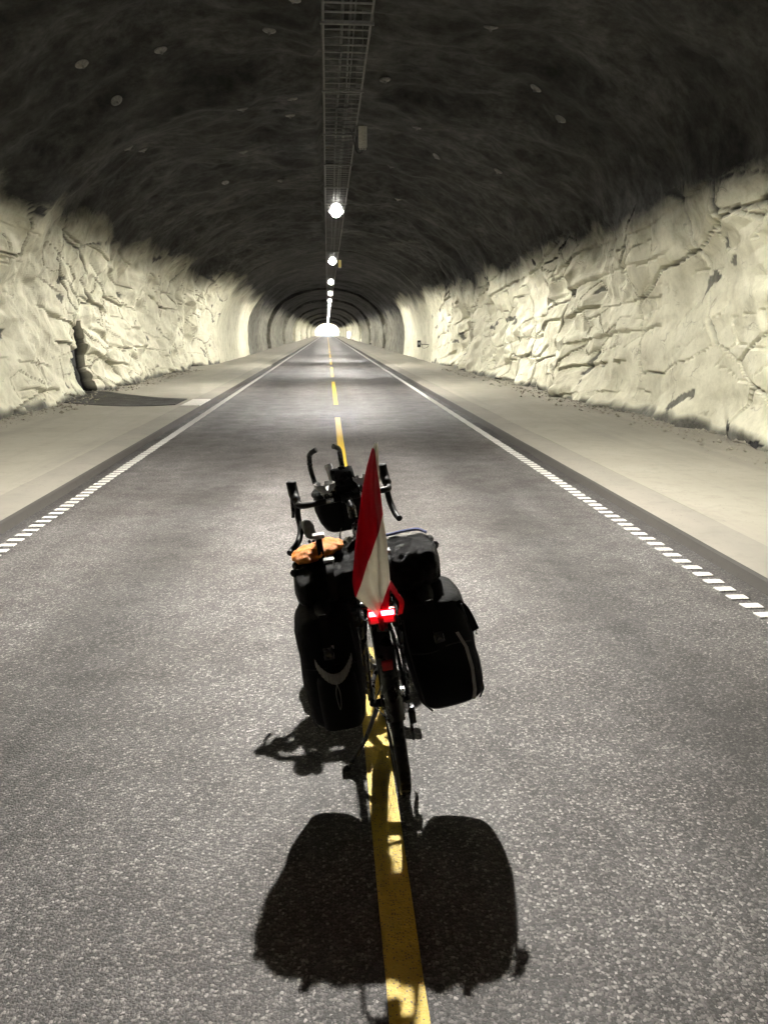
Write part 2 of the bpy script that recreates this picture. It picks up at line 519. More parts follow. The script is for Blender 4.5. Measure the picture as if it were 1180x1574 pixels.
def voro(x, y, k):
    ix = np.floor(x); iy = np.floor(y)
    d1 = np.full(x.shape, 9.0); d2 = np.full(x.shape, 9.0)
    cx = np.zeros_like(x); cy_ = np.zeros_like(x); dx = np.zeros_like(x); dy = np.zeros_like(x)
    for a in (-1, 0, 1):
        for b in (-1, 0, 1):
            gx = ix+a; gy = iy+b
            ex = x - (gx + 0.08 + 0.84*h2(gx, gy, k)); ey = y - (gy + 0.08 + 0.84*h2(gx, gy, k+1))
            d = np.sqrt(ex*ex+ey*ey)
            n1 = d < d1
            d2 = np.where(n1, d1, np.minimum(d2, d))
            d1 = np.where(n1, d, d1)
            cx = np.where(n1, gx, cx); cy_ = np.where(n1, gy, cy_)
            dx = np.where(n1, ex, dx); dy = np.where(n1, ey, dy)
    return d1, d2, cx, cy_, dx, dy

def planes(x, y, k, amp, tilt):
    d1, d2, cx, cy_, dx, dy = voro(x, y, k)
    o = (h2(cx, cy_, k+2)-0.5)*amp + (h2(cx, cy_, k+3)-0.5)*tilt*dx + (h2(cx, cy_, k+4)-0.5)*tilt*dy
    return o, d2-d1, cx, cy_

def soft_planes(x, y, k, amp, tilt, sharp):
    """tilted blocks whose steps are short steep slopes instead of jumps"""
    d1, d2, cx, cy_, _, _ = voro(x, y, k)
    ix = np.floor(x); iy = np.floor(y)
    num = 0; den = 0
    for a in (-1, 0, 1):
        for b in (-1, 0, 1):
            gx = ix+a; gy = iy+b
            ex = x - (gx + 0.08 + 0.84*h2(gx, gy, k)); ey = y - (gy + 0.08 + 0.84*h2(gx, gy, k+1))
            w = np.exp(-sharp*(np.sqrt(ex*ex+ey*ey) - d1))
            num = num + w*((h2(gx, gy, k+2)-0.5)*amp + (h2(gx, gy, k+3)-0.5)*tilt*ex + (h2(gx, gy, k+4)-0.5)*tilt*ey)
            den = den + w
    return num/den, d2-d1, cx, cy_

def tri(x, y, k):
    """piecewise planar facets over a jittered triangle lattice"""
    ix = np.floor(x); iy = np.floor(y); fx = x-ix; fy = y-iy
    a = h2(ix, iy, k); b = h2(ix+1, iy, k); c = h2(ix, iy+1, k); d = h2(ix+1, iy+1, k)
    lo = a + (b-a)*fx + (d-b)*fy
    hi = a + (c-a)*fy + (d-c)*fx
    return np.where(fx > fy, lo, hi) - 0.5

def rot(x, y, a):
    return x*math.cos(a) - y*math.sin(a), x*math.sin(a) + y*math.cos(a)

def sstep(a, b, x):
    t = np.clip((x-a)/(b-a), 0, 1)
    return t*t*(3-2*t)

# cross-section (x, z): blasted rock profile and tighter sprayed lining profile
ROCKP = [(-6.25, -0.35), (-6.38, 0.6), (-6.45, 1.6), (-6.36, 2.6), (-6.12, 3.5), (-5.6, 4.4), (-4.75, 5.2), (-3.4, 5.9), (-1.7, 6.3), (0.1, 6.42),
         (1.9, 6.25), (3.4, 5.82), (4.7, 5.1), (5.45, 4.35), (5.85, 3.5), (6.02, 2.6), (6.06, 1.6), (6.0, 0.6), (5.9, -0.35)]
RINGP = [(-5.62, -0.35), (-5.72, 0.6), (-5.76, 1.5), (-5.68, 2.3), (-5.42, 3.1), (-4.98, 3.85), (-4.25, 4.62), (-3.1, 5.3), (-1.6, 5.72), (0.0, 5.85),
         (1.6, 5.72), (3.1, 5.3), (4.25, 4.62), (4.98, 3.85), (5.4, 3.1), (5.64, 2.3), (5.72, 1.5), (5.68, 0.6), (5.58, -0.35)]
def dense(P):
    D = np.array([tuple(p) for p in smooth_path([(a, 0, b) for a, b in P], 40)])[:, [0, 2]]
    s = np.concatenate([[0], np.cumsum(np.hypot(*np.diff(D, axis=0).T))])
    return D, s
RD, RS = dense(ROCKP)
GD, GS = dense(RINGP)
L_ROCK = RS[-1]
LWALL = 4.4
# arc samples: fine on the walls, coarser on the vault
sL = np.arange(0, LWALL, 0.04)
sM = np.linspace(LWALL, L_ROCK-LWALL, 130)
S = np.concatenate([sL, sM, (L_ROCK - sL)[::-1]])
iA = len(sL); iB = len(sL)+len(sM)-1
U = S/L_ROCK
def section(D, s):
    x = np.interp(U*s[-1], s, D[:, 0]); z = np.interp(U*s[-1], s, D[:, 1])
    tx = np.gradient(x); tz = np.gradient(z); q = np.hypot(tx, tz)
    return x, z, tz/q, -tx/q          # inward normal
RX, RZ, RNX, RNZ = section(RD, RS)
GX, GZ, GNX, GNZ = section(GD, GS)

Y_END = 380.0
Y_BACK = -34.0
# (from, to, ring weight, paint of its walls): alternating bare rock and sprayed arches
SECT = [(Y_BACK, 43.0, 0, 1.0), (43.0, 59.0, 1, 1.0), (59.0, 77.0, 1, 0.34), (77.0, 82.0, 0, 0.4), (82.0, 103.0, 1, 0.36),
        (103.0, 111.0, 0, 0.5), (111.0, 134.0, 1, 0.4), (134.0, 145.0, 0, 0.9), (145.0, 170.0, 1, 0.9), (170.0, 184.0, 0, 1.0), (184.0, 215.0, 1, 1.0),
        (215.0, 240.0, 0, 1.0), (240.0, 270.0, 1, 1.0), (270.0, 300.0, 0, 1.0), (300.0, Y_END, 1, 1.0)]

def rock_disp(s, y, z):
    """inward displacement of the blasted rock, metres; and bare-rock factor"""
    side = np.where(s < L_ROCK/2, 0.0, 400.0)
    ss = np.where(s < L_ROCK/2, s, L_ROCK - s)
    wx = fbm(ss*0.9 + side, y*0.9, 11, 3)*0.20; wy = fbm(ss*0.9 + side, y*0.9, 21, 3)*0.20
    # bedding dips gently along the tunnel
    a = ss + wx + 0.22*y; b = y + wy - 0.25*ss
    p1, e1, c1x, c1y = soft_planes(a/1.5 + side, b/2.6, 31, 0.40, 0.50, 6.5)
    p2, e2, c2x, c2y = soft_planes(a/0.55 + side + 7.3, b/1.15, 41, 0.15, 0.24, 9)
    a0 = ss + side + 0.22*y; b0 = y - 0.25*ss
    t1 = tri(*rot(a0/1.25, b0/1.7, 0.5), 131)*0.50
    t2 = tri(*rot(a0/0.60, b0/0.95, 1.3), 132)*0.30
    t3 = tri(*rot(a0/0.26, b0/0.40, 2.2), 133)*0.13
    t4 = tri(*rot((ss + side)/0.13, y/0.18, 0.9), 134)*0.045
    calm = 0.35 + 0.65*sstep(-0.15, 0.25, fbm(ss*0.45 + side, y*0.40, 141, 3))   # smooth slabs next to shattered rock
    p3 = t3
    d = 0.8*p1 + p2*calm + t1 + t2*(0.5 + 0.5*calm) + (t3 + t4)*calm
    # bedding ledges: each layer overhangs the one below, broken up along the wall
    lu = (ss + 0.10*y + 0.35*fbm(y*0.35 + side, ss*0.25, 151, 3))/0.62
    lf = lu - np.floor(lu)
    saw = np.where(lf < 0.14, sstep(0.0, 0.14, lf), 1 - (lf-0.14)/0.86) - 0.5
    lay = sstep(0.0, 0.22, fbm(y*0.55 + side + 17*h2(np.floor(lu), np.floor(lu)*0, 155), np.floor(lu)*3.7, 153, 3))*(0.06 + 0.15*h2(np.floor(lu), np.floor(lu)*0 + side, 157))
    d = d + saw*lay
    cr = np.where(h2(c1x, c1y, 61) < 0.45, sstep(0.05, 0.0, e1), 0)*0.10
    cr2 = np.where(h2(c2x, c2y, 62) < 0.22, sstep(0.11, 0.0, e2), 0)*0.07*calm
    rough = fbm(ss*5 + side, y*5, 71, 3, 0.55)*0.010
    wall = sstep(4.6, 3.0, z)
    vault = fbm(ss*0.33 + side, y*0.42, 81, 4)*0.42 + fbm(ss*1.3, y*1.1 + side, 85, 3)*0.10 + 0.25*p1 + 0.4*t1 + 0.2*t2
    dd = wall*(d - cr - cr2 + rough) + (1-wall)*vault
    # loose lumps at the foot
    foot = sstep(0.75, 0.15, z)
    dd = dd + foot*(0.05 + 0.35*np.clip(fbm(y*0.9 + side, ss*0.8, 91, 3), 0, 1) + 0.10*tri(y/0.3 + side, ss/0.25, 95))
    # patches where the paint has come away with the rock
    q1, f1, q1x, q1y = planes((a+1.6*wx)/0.20 + side, (b + 1.6*wy)/0.75, 101, 1, 0)
    bare = ((h2(q1x, q1y, 104) < 0.012) & (f1 > 0.05)).astype(float)
    q2, f2, q2x, q2y = planes((a-0.4*wx)/0.16 + side, (b + 0.3*wy)/0.28, 111, 1, 0)
    bare = np.maximum(bare, ((h2(q2x, q2y, 114) < 0.008)).astype(float))
    bare = np.maximum(bare*0.72, np.clip((cr + cr2)*7, 0, 0.85))
    dd = dd - bare*wall*0.025
    return dd, bare

def make_strip(y0, y1, ring, paint, name, ys):
    """grid of verts for one section; returns vertex array (ny, ns, 3) and paint array, lamp cut-off included"""
    Yg, Sg = np.meshgrid(ys, S, indexing='ij')
    ns = len(S)
    if ring:
        bx, bz, nx, nz = GX, GZ, GNX, GNZ
        side = 0.0
        dd = fbm(Sg*0.5, Yg*0.35, 201, 3)*0.16 + fbm(Sg*2.0, Yg*1.6, 205, 4)*0.035 + 0.05*np.sin(Yg*1.9 + 0.6*np.sin(Sg))*sstep(60, 66, Yg)
        bare = 0*dd
    else:
        bx, bz, nx, nz = RX, RZ, RNX, RNZ
        dd, bare = rock_disp(Sg, Yg, np.broadcast_to(bz, Yg.shape))
        if y0 < 0:     # the drainage niche beside the asphalt strip
            m = (Sg < 2.35) & (Sg > 0.2) & (Yg > 21.2 + 0.12*Sg) & (Yg < 22.5 - 0.05*Sg)
            dd = np.where(m, -0.45 + 0.2*dd, dd); bare = np.where(m, 1.0, bare)
    X = bx[None, :] + nx[None, :]*dd; Z = bz[None, :] + nz[None, :]*dd
    if not ring and y0 < 0:   # the rock closes in on the first sprayed arch
        w = sstep(36.5, 43.0, Yg)
        gd = fbm(Sg*0.5, Yg*0.35, 201, 3)*0.16 + fbm(Sg*2.0, Yg*1.6, 205, 4)*0.035
        X2 = GX[None, :] + GNX[None, :]*gd; Z2 = GZ[None, :] + GNZ[None, :]*gd
        w2 = w**1.5
        X = X*(1-w2) + X2*w2; Z = Z*(1-w2) + Z2*w2
    edge = np.where(Sg < L_ROCK/2, 3.95, 3.42) + 0.6*fbm(Yg*0.5, Sg*0.6, 301, 4)  # height of the lamps' cut-off, painted as cream fading into grey
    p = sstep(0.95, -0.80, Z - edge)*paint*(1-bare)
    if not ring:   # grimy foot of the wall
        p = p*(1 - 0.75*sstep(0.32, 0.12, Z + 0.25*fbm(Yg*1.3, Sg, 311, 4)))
    V = np.stack([X, np.broadcast_to(Yg, X.shape), Z], axis=-1)
    return V, p

def grid_mesh(name, V, p, mat, parent):
    ny, ns = V.shape[:2]
    idx = np.arange(ny*ns).reshape(ny, ns)
    q = np.stack([idx[:-1, :-1], idx[:-1, 1:], idx[1:, 1:], idx[1:, :-1]], axis=-1).reshape(-1, 4)
    me = bpy.data.meshes.new(name)
    me.vertices.add(ny*ns)
    me.vertices.foreach_set('co', V.reshape(-1).astype(np.float32))
    me.loops.add(q.size)
    me.loops.foreach_set('vertex_index', q.reshape(-1).astype(np.int32))
    me.polygons.add(len(q))
    me.polygons.foreach_set('loop_start', np.arange(0, q.size, 4, dtype=np.int32))
    me.update(calc_edges=True)
    me.polygons.foreach_set('use_smooth', np.ones(len(q), dtype=bool))
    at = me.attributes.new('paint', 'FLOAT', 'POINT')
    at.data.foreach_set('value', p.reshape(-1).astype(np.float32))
    me.validate()
    if name == 'rock_wall':      # fractured rock: crisp facets
        me.polygons.foreach_set('use_smooth', np.zeros(len(me.polygons), dtype=bool))
    return link(name, me, mat, parent)

tunnel = empty('road_tunnel')
tag(tunnel, 'long straight blasted rock road tunnel with cream painted walls and dark arched vault', 'tunnel')

near_V = None
prev = None
for (y0, y1, ring, pt) in SECT:
    if y0 < 0:
        ys = np.concatenate([np.arange(y0, 4, 0.6), np.arange(4, 28, 0.045), np.arange(28, 43.0, 0.09), [43.0]])
    elif y0 < 150:
        ys = np.linspace(y0, y1, int((y1-y0)/0.30)+2)
    else:
        ys = np.linspace(y0, y1, int((y1-y0)/1.6)+2)
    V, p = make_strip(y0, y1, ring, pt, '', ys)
    if y0 > 0:
        # fewer arc samples away from the camera
        keep = np.unique(np.concatenate([np.arange(0, len(S), 3), [len(S)-1]]))
        V = V[:, keep]; p = p[:, keep]
        if prev is not None:     # butt joint: the step between profiles closes onto the previous edge
            pv = prev if prev.shape[0] == V.shape[1] else prev[keep]
            pp = p[:1].copy()
            if prev.shape[0] != V.shape[1]:     # coarser lining laps behind the rock edge, so no gap opens
                lap = pv.copy(); ctr = np.array([0.0, 0.0, 1.5])
                dirv = (lap - ctr)*np.array([1, 0, 1]); dirv /= np.linalg.norm(dirv, axis=1)[:, None]
                lap = lap + dirv*0.25; lap[:, 1] -= 0.35
                pv = pv + dirv*0.06
                V = np.concatenate([lap[None], pv[None], V]); p = np.concatenate([pp, pp, p])
                pv = None
            if pv is not None:
                V = np.concatenate([pv[None], V]); p = np.concatenate([pp, p])
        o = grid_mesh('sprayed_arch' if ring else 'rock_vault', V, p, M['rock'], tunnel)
        prev = V[-1]
    else:
        prev = V[-1]
        near_V = V
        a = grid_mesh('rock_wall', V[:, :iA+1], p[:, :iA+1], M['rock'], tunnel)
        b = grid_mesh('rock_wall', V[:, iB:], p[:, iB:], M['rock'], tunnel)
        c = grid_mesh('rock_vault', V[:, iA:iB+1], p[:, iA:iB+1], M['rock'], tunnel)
        a['label'] = 'rugged cream painted rock wall with a dark drainage niche'
        b['label'] = 'rugged cream painted rock wall with dark horizontal ledges'
        c['label'] = 'dark grey sprayed rock vault'
# unseen cap added behind the camera to keep sky light out
V0 = near_V[0][::4]
g = G(); g.add(list(V0) + [(0, Y_BACK-2, 2.5)], [(i, i+1, len(V0)) for i in range(len(V0)-1)] + [(len(V0)-1, 0, len(V0))])
g.build('sky_light_block', M['rock'], tunnel)
# concrete portal collar at the far mouth
Pm = prev[::4]
out = [(x*1.9, Y_END, max(-0.6, z*1.9)) for x, y, z in Pm]
g = G(); n = len(Pm); g.add([tuple(q) for q in Pm] + out, [(i, i+1, n+i+1, n+i) for i in range(n-1)])
g.build('portal_collar', M['pave'], tunnel)

# BVH over the near vault for things fixed to it
vv = near_V[::3, iA-12:iB+13:2].reshape(-1, 3)
ny_, ns_ = near_V[::3, iA-12:iB+13:2].shape[:2]
ii = np.arange(ny_*ns_).reshape(ny_, ns_)
qq = np.stack([ii[:-1, :-1], ii[:-1, 1:], ii[1:, 1:], ii[1:, :-1]], axis=-1).reshape(-1, 4)
BV = BVHTree.FromPolygons([tuple(map(float, q)) for q in vv], [tuple(map(int, q)) for q in qq])

# ================================================================== ground, road, kerbs
def slab(name, x0, x1, z, mat, y0, y1, kind='structure', ny=1, parent=None, sag=0.0):
    v = []; f = []
    xs = np.linspace(x0, x1, 9); ys = np.linspace(y0, y1, ny+1)
    for y in ys:
        for x in xs:
            v.append((x, y, z + (sag*mnoise.noise(Vector((x*0.7, y*0.35, 0))) if sag else 0)))
    for j in range(ny):
        for i in range(8):
            a = j*9+i
            f.append((a, a+1, a+10, a+9))
    o = link(name, mesh(name, v, f), mat, parent)
    if kind: o['kind'] = kind
    return o

Y_OUT = 1500.0
gr = slab('ground', -4000, 4000, -0.45, M['ground'], -4000, 5000)
road = slab('road', -2.97, 2.99, 0.0, M['asphalt'], Y_BACK-1, Y_OUT)
KL, KR = -2.85, 2.89
def kerb(name, x, sgn):
    # profile from road up over the face to the top slab, sgn = +1 right side
    prof = [(x - 0.03*sgn, -0.02), (x - 0.005*sgn, 0.012), (x + 0.015*sgn, 0.070), (x + 0.035*sgn, 0.088), (x + 0.46*sgn, 0.098), (x + 0.462*sgn, -0.05)]
    v = []; f = []; ys = list(np.arange(Y_BACK-1, 60, 0.5)) + [60, 120, 250, Y_END + 20]
    for y in ys:
        wob = 0.006*mnoise.noise(Vector((y*0.8, sgn, 0)))
        for k, (px, pz) in enumerate(prof):
            v.append((px + wob, y, pz + (0.5*wob if 1 < k < 5 else 0)))
    for j in range(len(ys)-1):
        for k in range(5):
            a = j*6+k
            f.append((a, a+1, a+7, a+6))
    me = mesh(name, v, f)
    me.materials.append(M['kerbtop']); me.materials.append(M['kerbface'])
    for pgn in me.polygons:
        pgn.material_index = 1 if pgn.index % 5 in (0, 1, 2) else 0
    me.set_sharp_from_angle(angle=R(25))
    o = link(name, me)
    o['kind'] = 'structure'
    return o
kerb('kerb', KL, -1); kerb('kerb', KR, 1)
slab('pavement', KL-0.455, -7.4, 0.102, M['pave'], Y_BACK-1, Y_END+20, ny=300, sag=0.010)
slab('pavement', KR+0.455, 7.2, 0.102, M['pave'], Y_BACK-1, Y_END+20, ny=300, sag=0.010)

# dark asphalt strip crossing the left pavement to the drainage niche
pts = [(-3.45, 18.05), (-4.2, 17.75), (-5.0, 17.9), (-5.9, 18.6), (-6.9, 19.5), (-6.9, 22.6), (-6.1, 22.2), (-5.3, 21.2), (-4.4, 20.2), (-3.45, 19.6)]
sm = smooth_path([(a, b, 0) for a, b in pts[:5]], 4) + smooth_path([(a, b, 0) for a, b in pts[5:]], 4)
top = [(p.x, p.y, 0.1145 + 0.002*math.sin(i)) for i, p in enumerate(sm)]
n = len(top)
g = G(); g.add(top + [(x, y, 0.05) for x, y, z in top], [tuple(range(n))] + [(i, (i+1) % n, n+(i+1) % n, n+i) for i in range(n)])
o = g.build('asphalt_strip', M['asphalt_patch'], smooth=False); o['kind'] = 'structure'
g = G(); g.box((KL-0.25, 18.75, 0.075), (0.215, 0.85, 0.032), bev=0.012)
o = g.build('kerb_drop_stone', M['kerbwhite']); tag(o, 'whitish worn kerb stone at the end of the dark asphalt strip', 'kerb stone')

# loose rubble and grit along the foot of the rock
def rubble(name, seed, x0, x1, zg, sgn, n):
    rnd = random.Random(seed)
    v = []; f = []
    for k in range(n):
        y = 5 + 30*rnd.random()**1.3
        if sgn < 0:
            xw = float(np.interp(y, near_V[:, 12, 1], near_V[:, 12, 0]))
        else:
            xw = float(np.interp(y, near_V[:, -13, 1], near_V[:, -13, 0]))
        x = xw - sgn*(0.02 + 0.75*rnd.random()**2.6)
        r = 0.008 + 0.045*rnd.random()**5
        b = len(v)
        for d in ((1,0,0),(0,1,0),(-1,0,0),(0,-1,0),(0,0,0.75),(0,0,-0.5)):
            j = [rnd.uniform(0.6, 1.25) for _ in range(3)]
            v.append((x + r*d[0]*j[0] + r*0.3*rnd.uniform(-1, 1), y + r*d[1]*j[1] + r*0.3*rnd.uniform(-1, 1), zg + r*0.25 + r*d[2]*j[2]))
        f += [(b+i, b+(i+1) % 4, b+4) for i in range(4)] + [(b+(i+1) % 4, b+i, b+5) for i in range(4)]
    o = link(name, mesh(name, v, f, False), M['rubble'])
    o['kind'] = 'stuff'; o['label'] = 'loose grit and rock chips along the foot of the tunnel wall'; o['category'] = 'rubble'
rubble('rubble', 3, 0, 0, 0.106, -1, 2600)
rubble('rubble', 4, 0, 0, 0.106, 1, 2600)

# painted markings ----------------------------------------------------
YX = 0.18
gm = G()
dashes = []
start = 16.03 - 12*5
while start < 300:
    dashes.append((start + 2.9, start + 12.0)); start += 12.0
for a, b in dashes:
    if b < -20: continue
    m = max(1, int((b-a)/0.25)) if a < 40 else 1
    v = []; f = []
    for j in range(m+1):
        y = a + (b-a)*j/m
        w = 0.052 + 0.003*mnoise.noise(Vector((y*3, 0, 5)))
        v += [(YX - w, y, 0.004), (YX + w + 0.002*mnoise.noise(Vector((y*4, 9, 0))), y, 0.004)]
        if j: f.append((2*j-2, 2*j-1, 2*j+1, 2*j))
    link('centre_line_dash', mesh('centre_line_dash', v, f, False), M['yellow'], road)

g = G(); g.box((0, 0, 0.003), (0.062, 0.042, 0.004), bev=0.003)
bar0 = g.build('edge_line_bar', M['white'], road)
bm_me = bar0.data
STEP = 0.166
NB = 149
for sgn, xc in ((-1, -2.63), (1, 2.66)):
    for i in range(NB):
        if sgn == -1 and i == 0:
            o = bar0
        else:
            o = bar0.copy(); col.objects.link(o)
        y = 4.2 + i*STEP
        o.location = (xc + 0.004*math.sin(i*1.3), y, 0.002)
        o.rotation_euler = (0, 0, 0.02*math.sin(i*2.1))
    gs = G(); y = 4.2 + NB*STEP
    while y < 70:
        gs.box((xc, y, 0.005), (0.062, 0.045, 0.004)); y += STEP
    gs.add([(xc-0.06, 70, 0.008), (xc+0.06, 70, 0.008), (xc+0.06, 360, 0.008), (xc-0.06, 360, 0.008)], [(0, 1, 2, 3)])
    y = 4.2 - STEP
    while y > -15:
        gs.box((xc, y, 0.005), (0.062, 0.042, 0.004)); y -= STEP
    o = gs.build('edge_line_bars', M['white'], road, smooth=False); o['kind'] = 'stuff'
# faint continuous white line under the raised bars
for xc in (-2.63, 2.66):
    pass

# ================================================================== cable tray
TZ = 5.27
tray = empty('cable_tray')
tag(tray, 'galvanised ladder cable tray running along the crown of the vault', 'cable tray')
T0, T1 = -0.0, 0.575
for x in (T0, T1):
    g = G(); g.box((x, (Y_BACK+Y_END)/2, TZ), (0.006, (Y_END-Y_BACK)/2-0.5, 0.035))
    x2 = x + (0.014 if x < 0.3 else -0.014)
    g.box((x2, (Y_BACK+Y_END)/2, TZ-0.0325), (0.0075, (Y_END-Y_BACK)/2-0.5, 0.003))
    g.build('side_rail', M['galv'], tray, smooth=False)
g = G(); g.box((0, 0, 0), ((T1-T0)/2-0.008, 0.013, 0.007))
rung0 = g.build('rung', M['galv'], tray, smooth=False)
for i in range(300):
    o = rung0 if i == 0 else rung0.copy()
    if i: col.objects.link(o)
    o.location = ((T0+T1)/2, 5.0 + 0.26*i, TZ-0.018)
gs = G(); y = 5.0 + 0.26*300
while y < 200:
    gs.box(((T0+T1)/2, y, TZ-0.018), ((T1-T0)/2-0.008, 0.013, 0.007)); y += 0.26
o = gs.build('rungs', M['galv'], tray, smooth=False); o['kind'] = 'stuff'
# support rails with drop rods every 2.65 m
sup_y = [7.45 + 2.65*k for k in range(-3, 30)]
for k, y in enumerate(sup_y):
    g = G(); g.box(((T0+T1)/2, y+0.09, TZ-0.046), ((T1-T0)/2+0.03, 0.022, 0.012))
    for x in (T0-0.018, T1+0.018):
        hit = BV.ray_cast(Vector((x, y+0.09, 4.0)), Vector((0, 0, 1)))
        zt = hit[0].z + 0.03 if hit[0] is not None else 6.3
        if y > 43: zt = 6.3
        g.box((x, y+0.09, (TZ-0.045+zt)/2), (0.005, 0.005, (zt-TZ+0.045)/2))
    g.build('support_bracket', M['galv'], tray, smooth=False)
for xo, rr, ph in ((0.33, 0.016, 0.0), (0.37, 0.011, 1.3), (0.22, 0.02, 2.1)):
    path = [(xo + 0.012*math.sin(y*0.55+ph), y, TZ-0.005+rr) for y in np.arange(Y_BACK+1, 110, 0.6)]
    g = G(); g.tube(path, rr, 6); g.build('cable', M['cable'], tray)

# ================================================================== lamps
lamp_me = {}
def make_lamp():
    e = empty('tunnel_lamp')
    hw, hl, ht = 0.215, 0.26, 0.115     # half width, half length, height; open underneath and at the ends
    g = G()
    g.box((0, 0, ht), (hw, hl, 0.012), bev=0.006)
    for s in (-1, 1):
        g.box((s*(hw-0.006), 0, ht/2), (0.006, hl, ht/2))
    for s in (-1, 1):
        g.box((0, s*(hl-0.006), (ht+0.021)/2), (hw-0.012, 0.006, (ht-0.021)/2))
    g.build('housing', M['housing'], e, smooth=False)
    g = G(); N, K = 14, 5
    v = []; f = []
    cz, rx, ry, rz = 0.059, 0.055, 0.055, 0.031
    for j in range(K+1):
        th = math.pi*j/K
        for i in range(N):
            a = 2*math.pi*i/N
            v.append((rx*math.sin(th)*math.cos(a), ry*math.sin(th)*math.sin(a), cz - rz*math.cos(th)))
    for j in range(K):
        for i in range(N):
            f.append((j*N+i, j*N+(i+1) % N, (j+1)*N+(i+1) % N, (j+1)*N+i))
    g.add(v, f)
    me = mesh('lit_bulb', v, f)
    link('lit_bulb', me, M['bulb'], e)
    g = G(); g.box((0, 0, 0.0985), (0.025, 0.025, 0.011)); g.build('bulb_socket', M['housing'], e, smooth=False)
    for s in (-1, 1):      # added glowing discs, stand in for the lamps' glare seen along the road
        g = G(); g.tube([(0, s*(hl+0.002), 0.055), (0, s*(hl+0.022), 0.055), (0, s*(hl+0.034), 0.055)], [0.150, 0.146, 0.105], 24)
        g.build('glare_disc', M['glaredisc'], e)
    for s in (-1, 1):
        g = G(); g.box((s*0.16, 0, ht+0.075), (0.012, 0.03, 0.08))
        g.build('mount_bracket', M['galv'], e, smooth=False)
    return e

def copy_tree(o, parent=None):
    c = o.copy(); col.objects.link(c); c.parent = parent
    for ch in o.children:
        d = ch.copy(); col.objects.link(d); d.parent = c
        for gc in ch.children:
            h_ = gc.copy(); col.objects.link(h_); h_.parent = d
    return c

LAMP_Y0 = 6.85
lamp_ys = [LAMP_Y0] + [23.4 + 16.0*k for k in range(23)]
lamp = make_lamp()
for k, y in enumerate(lamp_ys):
    if y > Y_END - 5: break
    o = lamp if k == 0 else copy_tree(lamp)
    o.location = (0.30, y, 5.00)
    o.rotation_euler = (0, R(1.8), 0)
    tag(o, 'round bright tunnel lamp in open grey housing hung beneath the cable tray', 'lamp', 'tunnel lamps in a row along the tray')

# ================================================================== boxes on the tray, wall bracket, far cabinet
def tray_box(y, mat, label, w=0.075, h=0.17):
    e = empty('junction_box'); e.location = (T1 + 0.10, y, TZ - 0.40)
    g = G(); g.box((0, 0, 0.19), (w, 0.05, h), bev=0.012); g.build('enclosure', mat, e)
    g = G(); g.box((0, -0.052, 0.19), (w*0.85, 0.004, h*0.85), bev=0.002); g.build('lid', mat, e)
    for k in (-1, 0, 1):
        g = G(); g.tube([(k*0.045, 0, 0.03), (k*0.045, 0, -0.02)], 0.016, 8)
        g.build('cable_gland', M['boxgrey'], e)
    g = G(); g.box((-0.05, 0.03, 0.375), (0.09, 0.02, 0.018)); g.build('mount_bracket', M['galv'], e, smooth=False)
    g = G(); g.tube(smooth_path([(0, 0, -0.01), (-0.02, 0.02, -0.06), (-0.10, 0.10, -0.03), (-0.16, 0.2, 0.22), (-0.2, 0.3, 0.40)], 5), 0.011, 6)
    g.build('cable', M['cable'], e)
    tag(e, label, 'junction box')
    return e
tray_box(14.9, M['boxgrey'], 'grey junction box with three cable glands on the bare side of the tray')
tray_box(41.0, M['boxyellow'], 'small yellow box on the cable tray beside a lit lamp')

# small black device on a bent arm by the first arch
e = empty('wall_bracket_device'); e.location = (5.55, 44.6, 1.05)
g = G(); g.tube(smooth_path([(0.30, 0.25, -0.02), (0.1, 0.1, -0.02), (-0.1, 0.0, 0.0), (-0.38, -0.05, 0.02)], 4), 0.018, 8)
g.tube(smooth_path([(0.2, 0.2, -0.02), (0.0, 0.0, -0.18), (-0.22, -0.03, -0.2), (-0.28, -0.04, 0.0)], 4), 0.012, 8)
g.build('arm', M['blackmetal'], e)
g = G(); g.box((-0.44, -0.06, 0.03), (0.10, 0.09, 0.19), bev=0.02); g.build('device_body', M['plastic'], e)
g = G(); g.box((-0.44, -0.155, 0.05), (0.06, 0.006, 0.06), bev=0.004); g.build('lens_panel', M['housing'], e)
tag(e, 'small black box on a bent arm sticking out by the first cream arch', 'wall device')

e = empty('emergency_cabinet'); e.location = (5.35, 200.0, 0.15)
g = G(); g.box((0, 0, 0.95), (0.45, 0.35, 0.95), bev=0.03); g.build('cabinet_body', M['boxgrey'], e)
g = G(); g.box((0, -0.355, 1.0), (0.38, 0.01, 0.78), bev=0.005); g.build('lit_panel', M['cabinet_lit'], e)
tag(e, 'far glowing white emergency cabinet against the tunnel wall', 'cabinet')

# ================================================================== rock bolts on the vault
bolt = empty('rock_bolt')
g = G()
N = 18; prof = [(0.0, 0.0), (0.105, 0.0), (0.11, -0.010), (0.095, -0.022), (0.055, -0.034), (0.03, -0.04), (0.0, -0.04)]
v = []; f = []
for r_, z_ in prof:
    for i in range(N):
        a = 2*math.pi*i/N
        v.append((r_*math.cos(a), r_*math.sin(a), z_))
for j in range(len(prof)-1):
    for i in range(N):
        f.append((j*N+i, j*N+(i+1) % N, (j+1)*N+(i+1) % N, (j+1)*N+i))
link('bolt_plate', mesh('bolt_plate', v, f), M['bolt'], bolt)
g = G(); g.tube([(0, 0, -0.03), (0, 0, -0.062)], 0.026, 6); g.build('bolt_nut', M['bolt'], bolt, smooth=False)
g = G(); g.tube([(0, 0, -0.05), (0, 0, -0.078)], 0.010, 8); g.build('bolt_shank', M['galv'], bolt)
